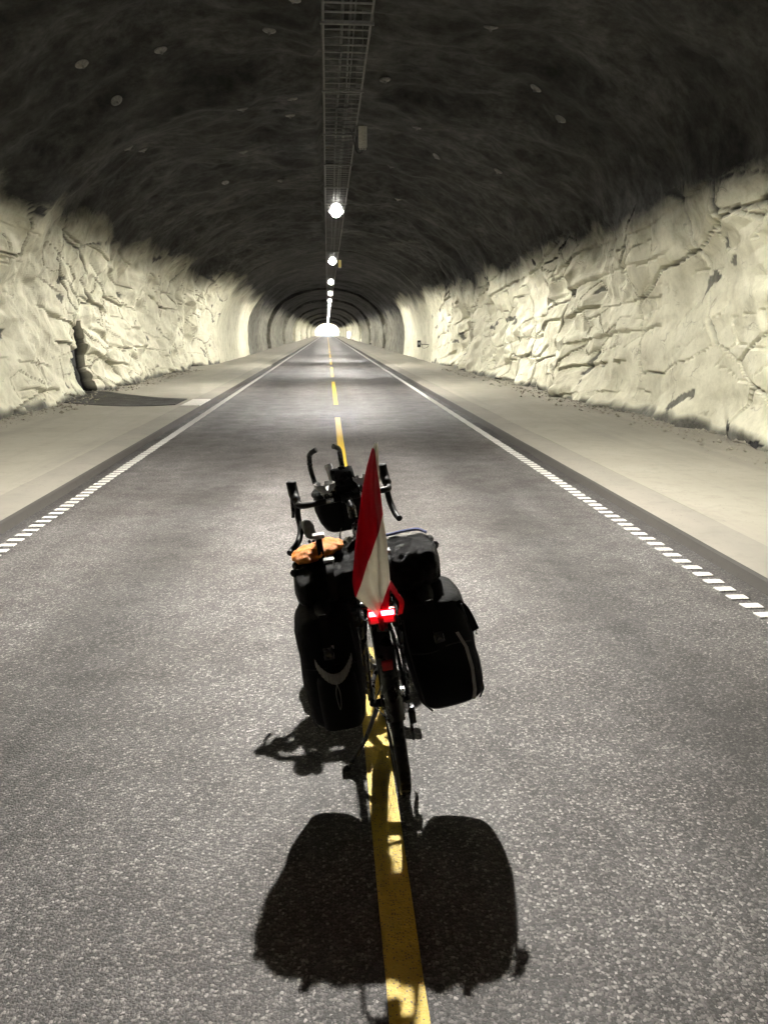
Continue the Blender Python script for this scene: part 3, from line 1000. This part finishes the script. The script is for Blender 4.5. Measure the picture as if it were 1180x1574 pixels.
BOLTS = [(-2.27, 9.0), (-1.62, 9.7), (-0.59, 10.6), (-2.68, 11.5), (-3.34, 13.6), (-2.56, 14.3), (-3.3, 15.2), (-0.8, 14.1), (-0.38, 12.6), (-0.6, 17.4), (-0.7, 18.9),
         (2.43, 12.6), (3.26, 14.8), (4.05, 15.2), (-3.9, 18.6), (-3.7, 19.6), (2.0, 18.6), (2.8, 21.0), (-2.0, 21.5), (1.8, 24.0), (-2.9, 24.5), (3.9, 19.5), (-1.3, 26.0), (2.4, 27.5), (1.1, 16.2), (-1.6, 17.0)]
first = True
for (x, y) in BOLTS:
    hit = BV.ray_cast(Vector((x*0.55, y, 3.0)), Vector((x*0.45, 0, 3.0 if abs(x) < 3 else 2.2)).normalized())
    if hit[0] is None: continue
    o = bolt if first else copy_tree(bolt)
    first = False
    nrm = hit[1] if hit[1].z < 0 else -hit[1]
    o.location = hit[0] + nrm*(-0.02)*-1.0*0.2
    o.rotation_euler = (-nrm).to_track_quat('Z', 'Y').to_euler()
    tag(o, 'round zinc rock bolt plate with nut fixed to the dark vault', 'rock bolt', 'rock bolts scattered over the vault')

# ================================================================== loaded bicycle
# bike frame: origin at the rear tyre contact, +y forward, +x right, z up; leans left on its stand
RC = Vector((0.262, 2.71, 0.0))
HEAD, LEAN, STEER = R(1.6), R(-8.0), R(11)
BM = Matrix.Translation(RC) @ Matrix.Rotation(HEAD, 4, 'Z') @ Matrix.Rotation(LEAN, 4, 'Y')
WR = 0.345
PIV = Vector((0, 0.93, 0))
SM = Matrix.Translation(PIV) @ Matrix.Rotation(STEER, 4, 'Z') @ Matrix.Translation(-PIV)
bike = empty('bicycle', BM)
tag(bike, 'black touring bicycle leaning on its kickstand, loaded with bags, on the yellow line', 'bicycle')

def wheel(yc, Mx=None):
    w = G(); w.torus(WR-0.022, 0.022, (0, yc, WR), 64, 12)
    # tread knobs along the tyre crown
    for i in range(60):
        a = 2*math.pi*i/60
        for sx in (-0.009, 0.009):
            a2 = a + (0.03 if sx > 0 else 0)
            Mk = Matrix.Translation((sx, yc + (WR-0.001)*math.cos(a2), WR + (WR-0.001)*math.sin(a2))) @ Matrix.Rotation(a2, 4, 'X')
            w.box((0, 0, 0), (0.006, 0.002, 0.008), M=Mk)
    hub_part = w.build('wheel', M['rubber'], bike, M=Mx)
    w = G(); w.torus(WR-0.058, 0.013, (0, yc, WR), 64, 8, 0.9)
    w.build('rim', M['blackmetal'], hub_part, M=Mx)
    w = G()
    for i in range(32):
        a = 2*math.pi*i/32; b = a + (0.35 if i % 4 < 2 else -0.35); sx = 0.03 if i % 2 else -0.03
        w.tube([(sx, yc + 0.022*math.cos(b*3), WR + 0.022*math.sin(b*3)), (0, yc + (WR-0.06)*math.cos(a), WR + (WR-0.06)*math.sin(a))], 0.0012, 4, False)
    o = w.build('spokes', M['silver'], hub_part, M=Mx); o['kind'] = 'stuff'
    w = G(); w.tube([(-0.065, yc, WR), (-0.035, yc, WR), (-0.033, yc, WR), (0.033, yc, WR), (0.035, yc, WR), (0.065, yc, WR)], [0.012, 0.016, 0.028, 0.028, 0.016, 0.012], 14)
    w.build('hub', M['blackmetal'], hub_part, M=Mx)
    return hub_part
wheel(0.0)
wheel(1.06, SM)
# frame
bb = (0, 0.44, 0.285); st = (0, 0.275, 0.80); ht0 = (0, 0.935, 0.66); ht1 = (0, 0.885, 0.82)
g = G()
g.tube([bb, st], 0.016, 12); g.tube([bb, ht0], 0.02, 12); g.tube([st, ht1], 0.016, 12); g.tube([ht0, ht1], 0.024, 12)
for s in (-1, 1):
    g.tube(smooth_path([(s*0.02, 0.42, 0.285), (s*0.045, 0.3, 0.30), (s*0.068, 0.0, WR)], 4), 0.010, 8)
    g.tube([(s*0.015, 0.28, 0.77), (s*0.055, 0.12, 0.55), (s*0.068, 0.0, WR)], 0.008, 8)
g.tube([(-0.035, 0.44, 0.285), (0.035, 0.44, 0.285)], 0.023, 12)
g.build('frame', M['blackmetal'], bike)
g = G()
for s in (-1, 1):
    g.tube(smooth_path([(s*0.05, 0.945, 0.62), (s*0.058, 1.0, 0.5), (s*0.06, 1.06, WR)], 4), [0.014]*5 + [0.012, 0.011, 0.010, 0.010][:4], 8)
g.tube([(-0.05, 0.945, 0.62), (0.05, 0.945, 0.62)], 0.016, 8)
g.tube([(0, 0.94, 0.62), (0, 0.88, 0.84)], 0.015, 10)
g.build('fork', M['blackmetal'], bike, M=SM)
# crank, chainring, pedals, chain, derailleur
g = G(); g.torus(0.085, 0.004, (0.05, 0.44, 0.285), 40, 6)
for k in range(5):
    a = k*2*math.pi/5
    g.tube([(0.05, 0.44, 0.285), (0.05, 0.44 + 0.083*math.cos(a), 0.285 + 0.083*math.sin(a))], 0.007, 6)
g.build('chainring', M['blackmetal'], bike)
for s, a in ((1, R(8)), (-1, R(188))):
    g = G(); e_ = (s*0.075, 0.44 + 0.17*math.cos(a), 0.285 + 0.17*math.sin(a))
    g.tube([(s*0.06, 0.44, 0.285), e_], 0.011, 8); cr = g.build('crank_arm', M['blackmetal'], bike)
    g = G(); g.box((s*0.13, e_[1], e_[2]), (0.045, 0.04, 0.011), bev=0.004); g.build('pedal', M['plastic'], cr)
g = G()
for z0, z1 in ((0.368, WR+0.045), (0.202, WR-0.045)):
    g.tube([(0.045, 0.44, z0), (0.045, 0.0, z1)], 0.004, 5)
g.torus(0.045, 0.01, (0.045, 0, WR), 24, 6, 2.0)
g.build('chain', M['silver'], bike)
g = G(); g.box((0.075, -0.01, WR-0.06), (0.012, 0.018, 0.035), bev=0.004); g.box((0.07, 0.03, WR-0.13), (0.006, 0.012, 0.05), bev=0.003)
g.torus(0.02, 0.005, (0.07, 0.02, WR-0.10), 14, 6); g.torus(0.02, 0.005, (0.07, 0.04, WR-0.175), 14, 6)
g.build('rear_derailleur', M['blackmetal'], bike)
# mudguards
def guard(yc, a0, a1, name, Mx=None):
    v = []; f = []; n = 26; m = 7
    for i in range(n+1):
        a = a0 + (a1-a0)*i/n
        for j in range(m):
            q = (j/(m-1)-0.5)*2
            rr = WR + 0.022 - 0.014*q*q
            v.append((0.030*q, yc + rr*math.cos(a), WR + rr*math.sin(a)))
    for i in range(n):
        for j in range(m-1):
            f.append((i*m+j, i*m+j+1, (i+1)*m+j+1, (i+1)*m+j))
    k = len(v)
    v += [(x*0.9, yc + (y-yc)*0.99, WR + (z-WR)*0.99) for x, y, z in v]
    f += [tuple(k+i for i in reversed(q)) for q in f]
    g = G(); g.add(v, f)
    return g.build(name, M['plastic'], bike, M=Mx)
mg = guard(0.0, R(35), R(164), 'rear_mudguard')
guard(1.06, R(20), R(170), 'front_mudguard', SM)
g = G()
for s in (-1, 1):
    g.tube([(s*0.028, -0.345, WR+0.11), (s*0.06, -0.02, WR)], 0.0025, 5)
    g.tube([(s*0.03, -0.30, WR+0.22), (s*0.06, -0.02, WR+0.01)], 0.0025, 5)
g.build('mudguard_stay', M['blackmetal'], bike)
g = G(); g.box((0.0, -0.264, 0.612), (0.019, 0.009, 0.016), bev=0.004); g.build('mudguard_reflector', M['reddim'], bike)
# rear rack
g = G(); rz = 0.785
for s in (-1, 1):
    g.tube(smooth_path([(s*0.055, 0.26, rz), (s*0.06, 0.1, rz), (s*0.06, -0.2, rz), (s*0.05, -0.27, rz)], 4), 0.0055, 7)
    g.tube([(s*0.075, 0.0, WR+0.02), (s*0.066, 0.08, rz)], 0.0055, 7)
    g.tube([(s*0.075, 0.0, WR+0.02), (s*0.066, -0.05, rz)], 0.0055, 7)
    g.tube([(s*0.075, 0.0, WR+0.02), (s*0.066, -0.2, rz-0.06), (s*0.06, -0.24, rz)], 0.0055, 7)
for y in (0.26, 0.12, -0.02, -0.15, -0.27):
    g.tube([(-0.057, y, rz), (0.057, y, rz)], 0.005, 7)
g.build('rear_rack', M['blackmetal'], bike)
# tail light on the rack end
Ml = Matrix.Translation((0.004, -0.285, 0.800)) @ Matrix.Rotation(R(3), 4, 'Y')
g = G(); g.box((0, 0, 0), (0.046, 0.012, 0.026), bev=0.006); tl = g.build('tail_light', M['reddim'], bike, M=Ml)
g = G(); g.box((0, -0.0135, 0.012), (0.041, 0.002, 0.008), bev=0.0015); g.build('light_strip', M['redlight'], tl, M=Ml)
g = G()
for s in (-1, 1):
    g.box((s*0.022, -0.0135, -0.012), (0.016, 0.002, 0.008), bev=0.0015)
g.build('lens_reflector', M['redlens'], tl, M=Ml)
g = G(); g.box((0, 0.013, -0.03), (0.018, 0.008, 0.03), bev=0.003); g.build('light_mount', M['plastic'], tl, M=Ml)
# saddle and post
g = G(); g.tube([(0, 0.283, 0.78), (0, 0.245, 0.90)], 0.0135, 10); g.build('seat_post', M['blackmetal'], bike)
v = []; f = []; n = 18; m = 11
for i in range(n+1):
    t_ = i/n
    y = 0.09 + 0.275*t_
    w_ = 0.075*(1 - sstep(0.05, 0.75, t_)) + 0.020*sstep(0.05, 0.75, t_)
    w_ *= math.sqrt(max(0.02, 1-(1-min(1, t_/0.10))**2)) if t_ < 0.10 else (math.sqrt(max(0.05, 1-((t_-0.93)/0.07)**2)) if t_ > 0.93 else 1)
    for j in range(m):
        q = (j/(m-1)-0.5)*2
        z = 0.958 + 0.012*math.cos(t_*5.5) - 0.035*abs(q)**3
        v.append((w_*q, y, z))
for i in range(n):
    for j in range(m-1):
        f.append((i*m+j, i*m+j+1, (i+1)*m+j+1, (i+1)*m+j))
k = len(v)
v += [(x*0.9, y, z-0.03) for x, y, z in v]
f += [tuple(k+i for i in reversed(q)) for q in f]
rim = [i*m for i in range(n+1)] + [n*m+j for j in range(1, m)] + [i*m+m-1 for i in range(n-1, -1, -1)] + [j for j in range(m-2, 0, -1)]
f += [(rim[i], rim[(i+1) % len(rim)], k+rim[(i+1) % len(rim)], k+rim[i]) for i in range(len(rim))]
g = G(); g.add(v, f); sd = g.build('saddle', M['bag'], bike)
g = G()
for s in (-1, 1):
    g.tube([(s*0.03, 0.12, 0.93), (s*0.022, 0.2, 0.905), (s*0.022, 0.27, 0.905), (s*0.012, 0.34, 0.93)], 0.0035, 6)
g.build('saddle_rail', M['silver'], sd)
# kickstand
g = G(); g.tube([(-0.05, 0.05, 0.30), (-0.115, 0.06, 0.17), (-0.205, 0.10, 0.032)], [0.009, 0.008, 0.008], 8); ks = g.build('kickstand', M['blackmetal'], bike)
g = G(); g.tube([(-0.200, 0.098, 0.042), (-0.212, 0.102, 0.026)], 0.013, 8); g.build('stand_foot', M['rubber'], ks)

# cockpit, built about the bar clamp, turned with the steering
CL = Vector((-0.022, 0.955, 0.945))
CM = SM @ Matrix.Translation(CL)
g = G(); g.tube([(0, -0.085, -0.085), (0, -0.075, -0.03)], 0.021, 10); g.tube([(0, -0.078, -0.04), (0, -0.01, 0.0)], 0.019, 10)
g.tube([(-0.026, 0, 0), (0.026, 0, 0)], 0.023, 12)
g.build('stem', M['blackmetal'], bike, M=CM)
def side_path(s):
    head = [(s*0.0, 0, 0), (s*0.10, 0, 0), (s*0.195, 0.0, 0), (s*0.222, 0.025, 0.0), (s*0.226, 0.065, 0.0), (s*0.229, 0.088, -0.03), (s*0.232, 0.075, -0.080)]
    if s < 0:
        return smooth_path(head + [(-0.238, 0.03, -0.122), (-0.272, -0.04, -0.160), (-0.325, -0.10, -0.185)], 6)
    return smooth_path(head + [(0.234, 0.035, -0.120), (0.236, 0.00, -0.140), (0.238, -0.03, -0.148)], 6)
g = G(); pl = [p for p in reversed(side_path(-1))][:-1] + side_path(1)
g.tube(pl, 0.0155, 12)
hb = g.build('handlebar', M['tape'], bike, M=CM)
for s in (-1, 1):
    g = G()
    g.tube(smooth_path([(s*0.222, 0.048, 0.0), (s*0.228, 0.067, 0.018), (s*0.230, 0.107, 0.045), (s*0.230, 0.127, 0.085), (s*0.229, 0.130, 0.105)], 5),
           [0.018]*5 + [0.023]*4 + [0.025]*8 + [0.026, 0.025, 0.022, 0.014], 12)
    hd = g.build('brake_hood', M['rubber'], bike, M=CM)
    g = G(); g.tube(smooth_path([(s*0.230, 0.137, 0.06), (s*0.236, 0.150, 0.02), (s*0.242, 0.142, -0.03), (s*0.250, 0.122, -0.075)], 5), 0.0085, 8)
    g.build('brake_lever', M['blackmetal'], hd, M=CM)
    # aero bar: clamp, pad, extension
    g = G(); g.tube([(s*0.085-0.018, 0, 0.012), (s*0.085+0.018, 0, 0.012)], 0.024, 10); g.tube([(s*0.085, 0.0, 0.01), (s*0.085, 0.0, 0.055)], 0.009, 8)
    g.build('aero_clamp', M['silver'], bike, M=CM)
    g = G(); secs = []
    v = []; f = []; n, m = 10, 9
    for i in range(n+1):
        y = -0.055 + 0.10*i/n
        e_ = math.sqrt(max(0.05, 1-((i/n-0.5)*2)**4))
        for j in range(m):
            q = (j/(m-1)-0.5)*2
            v.append((s*0.095 + 0.048*q*e_, y, 0.062 + 0.026*q*q))
    for i in range(n):
        for j in range(m-1):
            f.append((i*m+j, i*m+j+1, (i+1)*m+j+1, (i+1)*m+j))
    k = len(v); v += [(x, y, z-0.016) for x, y, z in v]; f2 = [tuple(k+i for i in reversed(q)) for q in f]
    rim = [i*m for i in range(n+1)] + [n*m+j for j in range(1, m)] + [i*m+m-1 for i in range(n-1, -1, -1)] + [j for j in range(m-2, 0, -1)]
    f = f + f2 + [(rim[i], rim[(i+1) % len(rim)], k+rim[(i+1) % len(rim)], k+rim[i]) for i in range(len(rim))]
    g.add(v, f); g.build('arm_pad', M['padgrey'], bike, M=CM)
    g = G(); g.tube(smooth_path([(-0.027 + s*0.071, -0.03, 0.03), (-0.027 + s*0.071, 0.12, 0.035), (-0.027 + s*0.074, 0.20, 0.055), (-0.027 + s*0.080, 0.235, 0.125), (-0.027 + s*0.078, 0.23, 0.185), (-0.027 + s*0.068, 0.215, 0.208), (-0.027 + s*0.044, 0.20, 0.222)], 6), 0.0135, 10)
    g.build('aero_extension', M['blackmetal'], bike, M=CM)
# pale grey tube between the extensions, shifter lump with mirror on the left drop
g = G(); g.tube([(-0.030, 0.06, 0.03), (-0.040, 0.12, 0.150)], [0.018, 0.019], 14, False); g.tube([(-0.040, 0.12, 0.150), (-0.031, 0.065, 0.04)], [0.014, 0.014], 14, True)
g.build('tube_holder', M['tubegrey'], bike, M=CM)
g = G(); g.loft([(-0.16, -0.20, -0.01, 0.008, 0.012), (-0.15, -0.20, -0.01, 0.026, 0.020), (-0.10, -0.205, 0.0, 0.030, 0.022), (-0.075, -0.21, 0.0, 0.022, 0.018), (-0.065, -0.212, 0.0, 0.008, 0.008)], 14, 2.4)
mr = g.build('mirror', M['housing'], bike, M=CM)
g = G()
for dx, dz in ((-0.012, -0.172), (0.008, -0.176), (0.022, -0.163)):
    g.loft([(dz-0.009, -0.20+dx, -0.015, 0.003, 0.003), (dz-0.005, -0.20+dx, -0.015, 0.008, 0.008), (dz+0.005, -0.20+dx, -0.015, 0.008, 0.008), (dz+0.009, -0.20+dx, -0.015, 0.003, 0.003)], 10, 2)
g.build('mirror_knob', M['plastic'], mr, M=CM)
g = G(); g.tube(smooth_path([(0.01, 0.1, -0.1), (-0.05, 0.05, -0.2), (-0.02, -0.02, -0.27), (0.02, -0.1, -0.3)], 6), 0.0035, 6)
g.tube(smooth_path([(0.2, 0.1, 0.0), (0.1, 0.16, -0.08), (0.03, 0.06, -0.2), (0.01, -0.05, -0.28)], 6), 0.003, 6)
g.build('brake_cable', M['cable'], bike, M=CM)

# ---- bags: own things, hung on the bicycle
def bag_root(name, p, steer=False, extra=None):
    Mx = BM @ (SM if steer else Matrix.Identity(4)) @ Matrix.Translation(p) @ (extra if extra else Matrix.Identity(4))
    return empty(name, Mx)

# handlebar bag
e = bag_root('handlebar_bag', CL + Vector((0, 0.14, -0.185)), True)
g = G(); g.loft([(0.0, 0, 0, 0.075, 0.05), (0.012, 0, 0, 0.095, 0.068), (0.05, 0, 0, 0.118, 0.08), (0.11, 0, 0, 0.134, 0.085), (0.16, 0, 0, 0.135, 0.085), (0.195, 0, 0, 0.12, 0.075), (0.205, 0, 0, 0.09, 0.05)], 36, 3.4, bump=0.004)
g.build('bag_body', M['bagmatte'], e)
g = G(); g.loft([(0.185, 0, 0, 0.138, 0.088), (0.198, 0, 0, 0.138, 0.088), (0.214, 0, 0, 0.125, 0.078), (0.22, 0, 0, 0.09, 0.05)], 36, 3.4); g.build('bag_lid', M['bag'], e)
g = G(); g.strip([(0, -0.087, 0.19), (0, -0.089, 0.10), (0, -0.078, 0.03)], (0.012, 0, 0), (0, -1, 0)); g.build('strap', M['web'], e)
tag(e, 'black handlebar bag hanging between the drop bars of the bicycle', 'bag')
# device pouch on top of the bars
e = bag_root('phone_pouch', CL + Vector((0.01, 0.015, 0.03)), True, Matrix.Rotation(R(-32), 4, 'X'))
g = G(); g.box((0, 0, 0.055), (0.055, 0.022, 0.062), bev=0.012); g.build('pouch_body', M['bagmatte'], e)
g = G(); g.box((-0.004, -0.0235, 0.06), (0.043, 0.003, 0.045), bev=0.002); g.build('clear_window', M['plastic'], e)
g = G(); g.box((0.0, -0.024, 0.108), (0.018, 0.004, 0.008), bev=0.002); g.build('buckle', M['plastic'], e)
g = G(); g.strip([(0.034, -0.025, 0.0), (0.034, -0.0265, 0.06), (0.034, -0.02, 0.115)], (0.006, 0, 0), (0, -1, 0)); g.build('strap', M['web'], e)
tag(e, 'small black pouch with buckle standing on the handlebar between the arm pads', 'pouch')

def pannier(name, s, hx, hy, H, p, tilt, label, front=False, stripe=False, pocket=False, steer=False):
    e = bag_root(name, p, steer, Matrix.Rotation(tilt, 4, 'Y'))
    g = G()
    secs = [(0.0, 0, 0, hx*0.68, hy*0.70), (0.006, 0, 0, hx*0.83, hy*0.84), (0.022, 0, 0, hx*0.93, hy*0.93), (0.06, 0, 0, hx*0.98, hy*0.98)]
    for t_ in np.linspace(0.12, H*0.86, 9):
        k_ = 1 + 0.05*math.sin(t_/H*3.1)
        secs.append((t_, 0, 0, hx*k_, hy*(1.0 + 0.03*math.sin(t_*9))))
    secs += [(H*0.92, 0, 0, hx*0.98, hy*0.99), (H*0.97, 0, 0, hx*0.85, hy*0.97), (H, 0, 0, hx*0.55, hy*0.92)]
    g.loft(secs, 44, 3.6, bump=0.010, bs=9, seed=s*5 + (3 if front else 0))
    g.build('bag_body', M['bagmatte'], e)
    # rolled closure
    g = G(); path = [(0, y, H + 0.004 + 0.006*math.sin(y*14)) for y in np.linspace(-hy*1.02, hy*1.02, 9)]
    g.tube(path, [0.004, 0.020, 0.028, 0.030, 0.031, 0.030, 0.028, 0.020, 0.004], 12); g.build('roll_closure', M['bag'], e)
    g = G(); g.strip([(-s*0.0, -hy*1.0-0.004, H+0.02), (0, -hy*1.08, H*0.8), (0, -hy*1.07, H*0.55)], (0.0125, 0, 0), (0, -1, 0)); g.build('strap', M['web'], e)
    if not front:
        for sx in (-1, 1):      # piped seams down the rear corners, and a seam across
            g = G(); g.tube([(sx*hx*q, -hy*w, H*z) for q, w, z in ((0.70, 0.93, 0.04), (0.86, 0.97, 0.12), (0.90, 1.0, 0.4), (0.90, 1.0, 0.7), (0.84, 0.99, 0.93))], 0.0032, 6)
            g.build('seam_piping', M['seam'], e)
        g = G(); g.tube([(x_, -hy*(1.035 - 0.09*(x_/hx)**4), H*0.60 + 0.006*math.sin(x_*40)) for x_ in np.linspace(-hx*0.85, hx*0.85, 11)], 0.0028, 6)
        g.build('seam_piping', M['seam'], e)
    g = G(); g.box((0, -hy*1.09, H*0.72), (0.017, 0.006, 0.022), bev=0.004); g.build('buckle', M['plastic'], e)
    for yy in (-0.07, 0.07):
        g = G(); g.box((-s*(hx+0.004), yy, H*0.9), (0.012, 0.02, 0.03), bev=0.004)
        g.build('rack_hook', M['plastic'], e)
    if stripe:
        g = G(); xs = hx*0.62
        g.strip([(xs - 0.012, -hy*1.018, H*0.70), (xs+0.006, -hy*1.035, H*0.55), (xs+0.008, -hy*1.035, H*0.35), (xs-0.002, -hy*1.0, H*0.14), (xs-0.012, -hy*0.90, H*0.035)], (0.0055, 0, 0), (0.1, -1, 0), 0.006)
        g.build('reflective_stripe', M['reflect'], e)
    if pocket:
        px = 0.012
        g = G(); g.loft([(0.015, px, -hy*0.98, 0.05, 0.02), (0.03, px, -hy*1.0, 0.068, 0.045), (0.10, px, -hy*1.02, 0.072, 0.055), (0.20, px, -hy*1.02, 0.07, 0.055), (0.228, px, -hy*1.02, 0.062, 0.05)], 26, 2.6, bump=0.003)
        pk = g.build('bottle_pocket', M['bagmatte'], e)
        # gathered crescent trim round the pocket mouth
        v = []; f = []; n = 40
        for i in range(n+1):
            a = R(190) + R(160)*i/n
            gth = 0.0018*math.sin(i*2.4)
            wmid = 0.013 + 0.006*math.sin(math.pi*i/n)
            for rr in (-wmid, wmid):
                v.append((px + (0.064 + gth)*math.cos(a)*1.0, -hy*1.02 - 0.060*abs(math.sin(a))**0.8 - 0.004 - gth, 0.232 + rr + 0.055*(math.cos(a)**2)))
        for i in range(n):
            f.append((2*i, 2*i+1, 2*i+3, 2*i+2))
        k = len(v); v += [(x, y+0.004, z) for x, y, z in v]; f += [tuple(k+i for i in reversed(q)) for q in f]
        g = G(); g.add(v, f); g.build('gathered_trim', M['reflect'], pk)
        g = G(); yb = -hy*1.02-0.062
        g.tube(smooth_path([(px, yb, 0.215), (px-0.008, yb-0.002, 0.18), (px-0.006, yb-0.002, 0.14), (px-0.002, yb-0.002, 0.12), (px+0.004, yb-0.002, 0.14), (px+0.006, yb-0.002, 0.18), (px, yb, 0.215)], 5), 0.0014, 5)
        g.build('draw_cord', M['reflect'], pk)
    tag(e, label, 'pannier')
    return e
pl_ = pannier('pannier', -1, 0.105, 0.155, 0.425, Vector((-0.190, -0.03, 0.355)), R(0), 'black rear pannier with bottle pocket and pale gathered trim', pocket=True)
pr_ = pannier('pannier', 1, 0.125, 0.160, 0.41, Vector((0.228, -0.03, 0.365)), R(-7), 'black rear pannier with upright grey reflective stripe and loose strap', stripe=True)
pannier('pannier', -1, 0.075, 0.13, 0.28, Vector((-0.185, 1.05, 0.24)), R(0), 'small black front pannier on the kickstand side of the front wheel', True, steer=True)
pannier('pannier', 1, 0.075, 0.13, 0.28, Vector((0.185, 1.05, 0.24)), R(0), 'small black front pannier on the chain side of the front wheel', True, steer=True)
# loose strap hanging off the striped pannier
g = G(); g.strip(smooth_path([(0.095, -0.13, 0.385), (0.112, -0.15, 0.36), (0.124, -0.158, 0.315), (0.130, -0.16, 0.275)], 4), (0.0125, 0, 0.003), (0.1, -1, 0), 0.004)
g.build('loose_strap', M['web'], pr_)
g = G(); g.torus(0.009, 0.002, (0.131, -0.160, 0.267), 14, 5); g.build('strap_ring', M['silver'], pr_)
# glossy tag on the pocketed pannier
g = G(); g.box((0.005, -0.163, 0.325), (0.016, 0.003, 0.006), bev=0.002); g.build('clip', M['reflect'], pl_)

# rack roll bag lying across
e = bag_root('rack_bag', Vector((-0.012, 0.085, 0.765)))
g = G(); secs = []
for x in np.linspace(-0.27, 0.27, 61):
    q = x/0.27
    end = max(0.0, 1 - abs(q)**9)**0.5
    k_ = 0.35 + 0.65*end
    saddlebag = -0.012*math.exp(-((x+0.13)/0.03)**2) - 0.008*math.exp(-((x-0.075)/0.03)**2)
    secs.append((float(x), -0.015, 0.082 + 0.010*q, 0.150*k_, (0.080 + 0.008*q + saddlebag)*k_))
g.loft(secs, 64, 2.7, 'x', bump=0.022, bs=15, seed=4.0)
g.build('bag_body', M['bag'], e)
for xs in (-0.13, 0.075):
    g = G(); pts = []
    for a in np.linspace(R(200), R(-20), 20):
        pts.append((xs, -0.015 + 0.153*math.copysign(abs(math.cos(a))**0.75, math.cos(a)), 0.082 + 0.084*math.copysign(abs(math.sin(a))**0.75, math.sin(a))))
    v = []; f = []
    for (x, y, z) in pts:
        v += [(x-0.0125, y, z), (x+0.0125, y, z), (x+0.0125, y*1.03, 0.082+(z-0.082)*1.05), (x-0.0125, y*1.03, 0.082+(z-0.082)*1.05)]
    for i in range(len(pts)-1):
        for k in range(4):
            f.append((4*i+k, 4*i+(k+1) % 4, 4*i+4+(k+1) % 4, 4*i+4+k))
    g.add(v, f); sp_ = g.build('strap', M['web'], e)
    g = G(); g.box((xs, -0.085, 0.166), (0.019, 0.018, 0.007), M=None, bev=0.003); g.build('buckle', M['housing'], sp_)
g = G(); g.tube(smooth_path([(0.02, 0.07, 0.176), (0.12, 0.07, 0.184), (0.21, 0.06, 0.190), (0.245, 0.03, 0.180)], 5), 0.006, 6); g.build('edge_strap', M['blueweb'], e)
for s in (-1, 1):    # gathered end flaps
    v = []; f = []; n = 12; m = 7
    g = G()
    path = [(s*(0.252 + 0.006*math.sin(i*1.9)), -0.085 + 0.015*i, 0.125 + 0.010*math.sin(i*1.1) + (0.02 if s > 0 else 0)) for i in range(12)]
    g.tube(path, [0.008 + 0.010*abs(math.sin(i*1.7)) for i in range(12)], 8); g.build('end_closure', M['web'], e)
tag(e, 'bulging glossy black roll bag strapped across the rear rack', 'bag')

# orange bundle in front of the roll bag
e = bag_root('orange_bundle', Vector((-0.178, 0.110, 0.888)))
g = G(); secs = []
for x in np.linspace(-0.098, 0.098, 70):
    q = (x + 0.0)/0.100
    k_ = max(0.12, (1-abs(q)**3))**0.6
    secs.append((float(x), 0.01*math.sin(x*30), 0.055 + 0.010*math.sin(x*18), 0.088*k_, 0.028*k_))
g.loft(secs, 72, 2.0, 'x', bump=0.012, bs=24, seed=9.0); g.build('bundle_cloth', M['orange'], e)
g = G(); pts = [(0.012, 0.083*math.cos(a), 0.056 + 0.058*math.sin(a)) for a in np.linspace(0, 2*math.pi, 22)]
v = []; f = []
for (x, y, z) in pts:
    v += [(x-0.011, y, z), (x+0.011, y, z), (x+0.011, y*1.04, 0.056+(z-0.056)*1.05), (x-0.011, y*1.04, 0.056+(z-0.056)*1.05)]
for i in range(len(pts)-1):
    for k in range(4):
        f.append((4*i+k, 4*i+(k+1) % 4, 4*i+4+(k+1) % 4, 4*i+4+k))
g.add(v, f); sp_ = g.build('strap', M['web'], e)
g = G(); g.box((0.012, -0.03, 0.118), (0.022, 0.02, 0.008), bev=0.003); g.build('buckle', M['padgrey'], sp_)
tag(e, 'crumpled orange cloth bundle strapped in front of the black roll bag', 'bundle')

# flag: red-white-red pennant drooping from a thin rod
fb = Vector((-0.005, -0.275, 0.742))
e = bag_root('flag', fb, False, Matrix.Rotation(R(6.5), 4, 'Y'))
g = G(); g.tube([(0, 0, 0), (0.0, 0, 0.30), (0.002, 0.004, 0.615)], [0.004, 0.0035, 0.003], 8); g.build('flag_rod', M['blackmetal'], e)
# cloth hangs folded: outline left edge / right edge as function of height
Z0, Z1 = -0.045, 0.575
ZL = [(-0.045, -0.006, 0.022), (0.0, -0.016, 0.024), (0.03, -0.036, 0.027), (0.08, -0.084, 0.030), (0.13, -0.090, 0.031), (0.25, -0.076, 0.027), (0.34, -0.060, 0.018), (0.42, -0.046, 0.012), (0.50, -0.028, 0.010), (0.555, -0.012, 0.009), (0.575, -0.002, 0.007)]
zz = np.array([q[0] for q in ZL]); xl = np.array([q[1] for q in ZL]); xr = np.array([q[2] for q in ZL])
n, m = 70, 26
v = []; f = []
for i in range(n+1):
    z = Z0 + (Z1-Z0)*i/n
    a = float(np.interp(z, zz, xl)); b = float(np.interp(z, zz, xr))
    for j in range(m+1):
        q = j/m
        x = a + (b-a)*q
        y = -0.020*math.sin(math.pi*q) - 0.010*math.sin(q*7 + z*9) - 0.012*math.sin(z*11) - 0.004*math.sin(q*17 + z*25)
        v.append((x, y - 0.008, z + 0.055))
for i in range(n):
    for j in range(m):
        k = i*(m+1)+j
        f.append((k, k+1, k+m+2, k+m+1))
k = len(v)
v2 = v + [(x, y+0.0035, z) for x, y, z in v]
f2 = f + [tuple(k+i for i in reversed(q)) for q in f]
link('flag_cloth', mesh('flag_cloth', v2, f2), M['flag'], e)
g = G(); g.strip(smooth_path([(0.03, 0.004, 0.17), (0.052, -0.004, 0.13), (0.07, -0.01, 0.10), (0.064, -0.012, 0.06)], 4), (0.008, 0, 0.003), (0, -1, 0), 0.003)
g.build('red_ribbon', M['redweb'], e)
tag(e, 'red and white flag drooping from a thin rod at the back of the bicycle', 'flag')
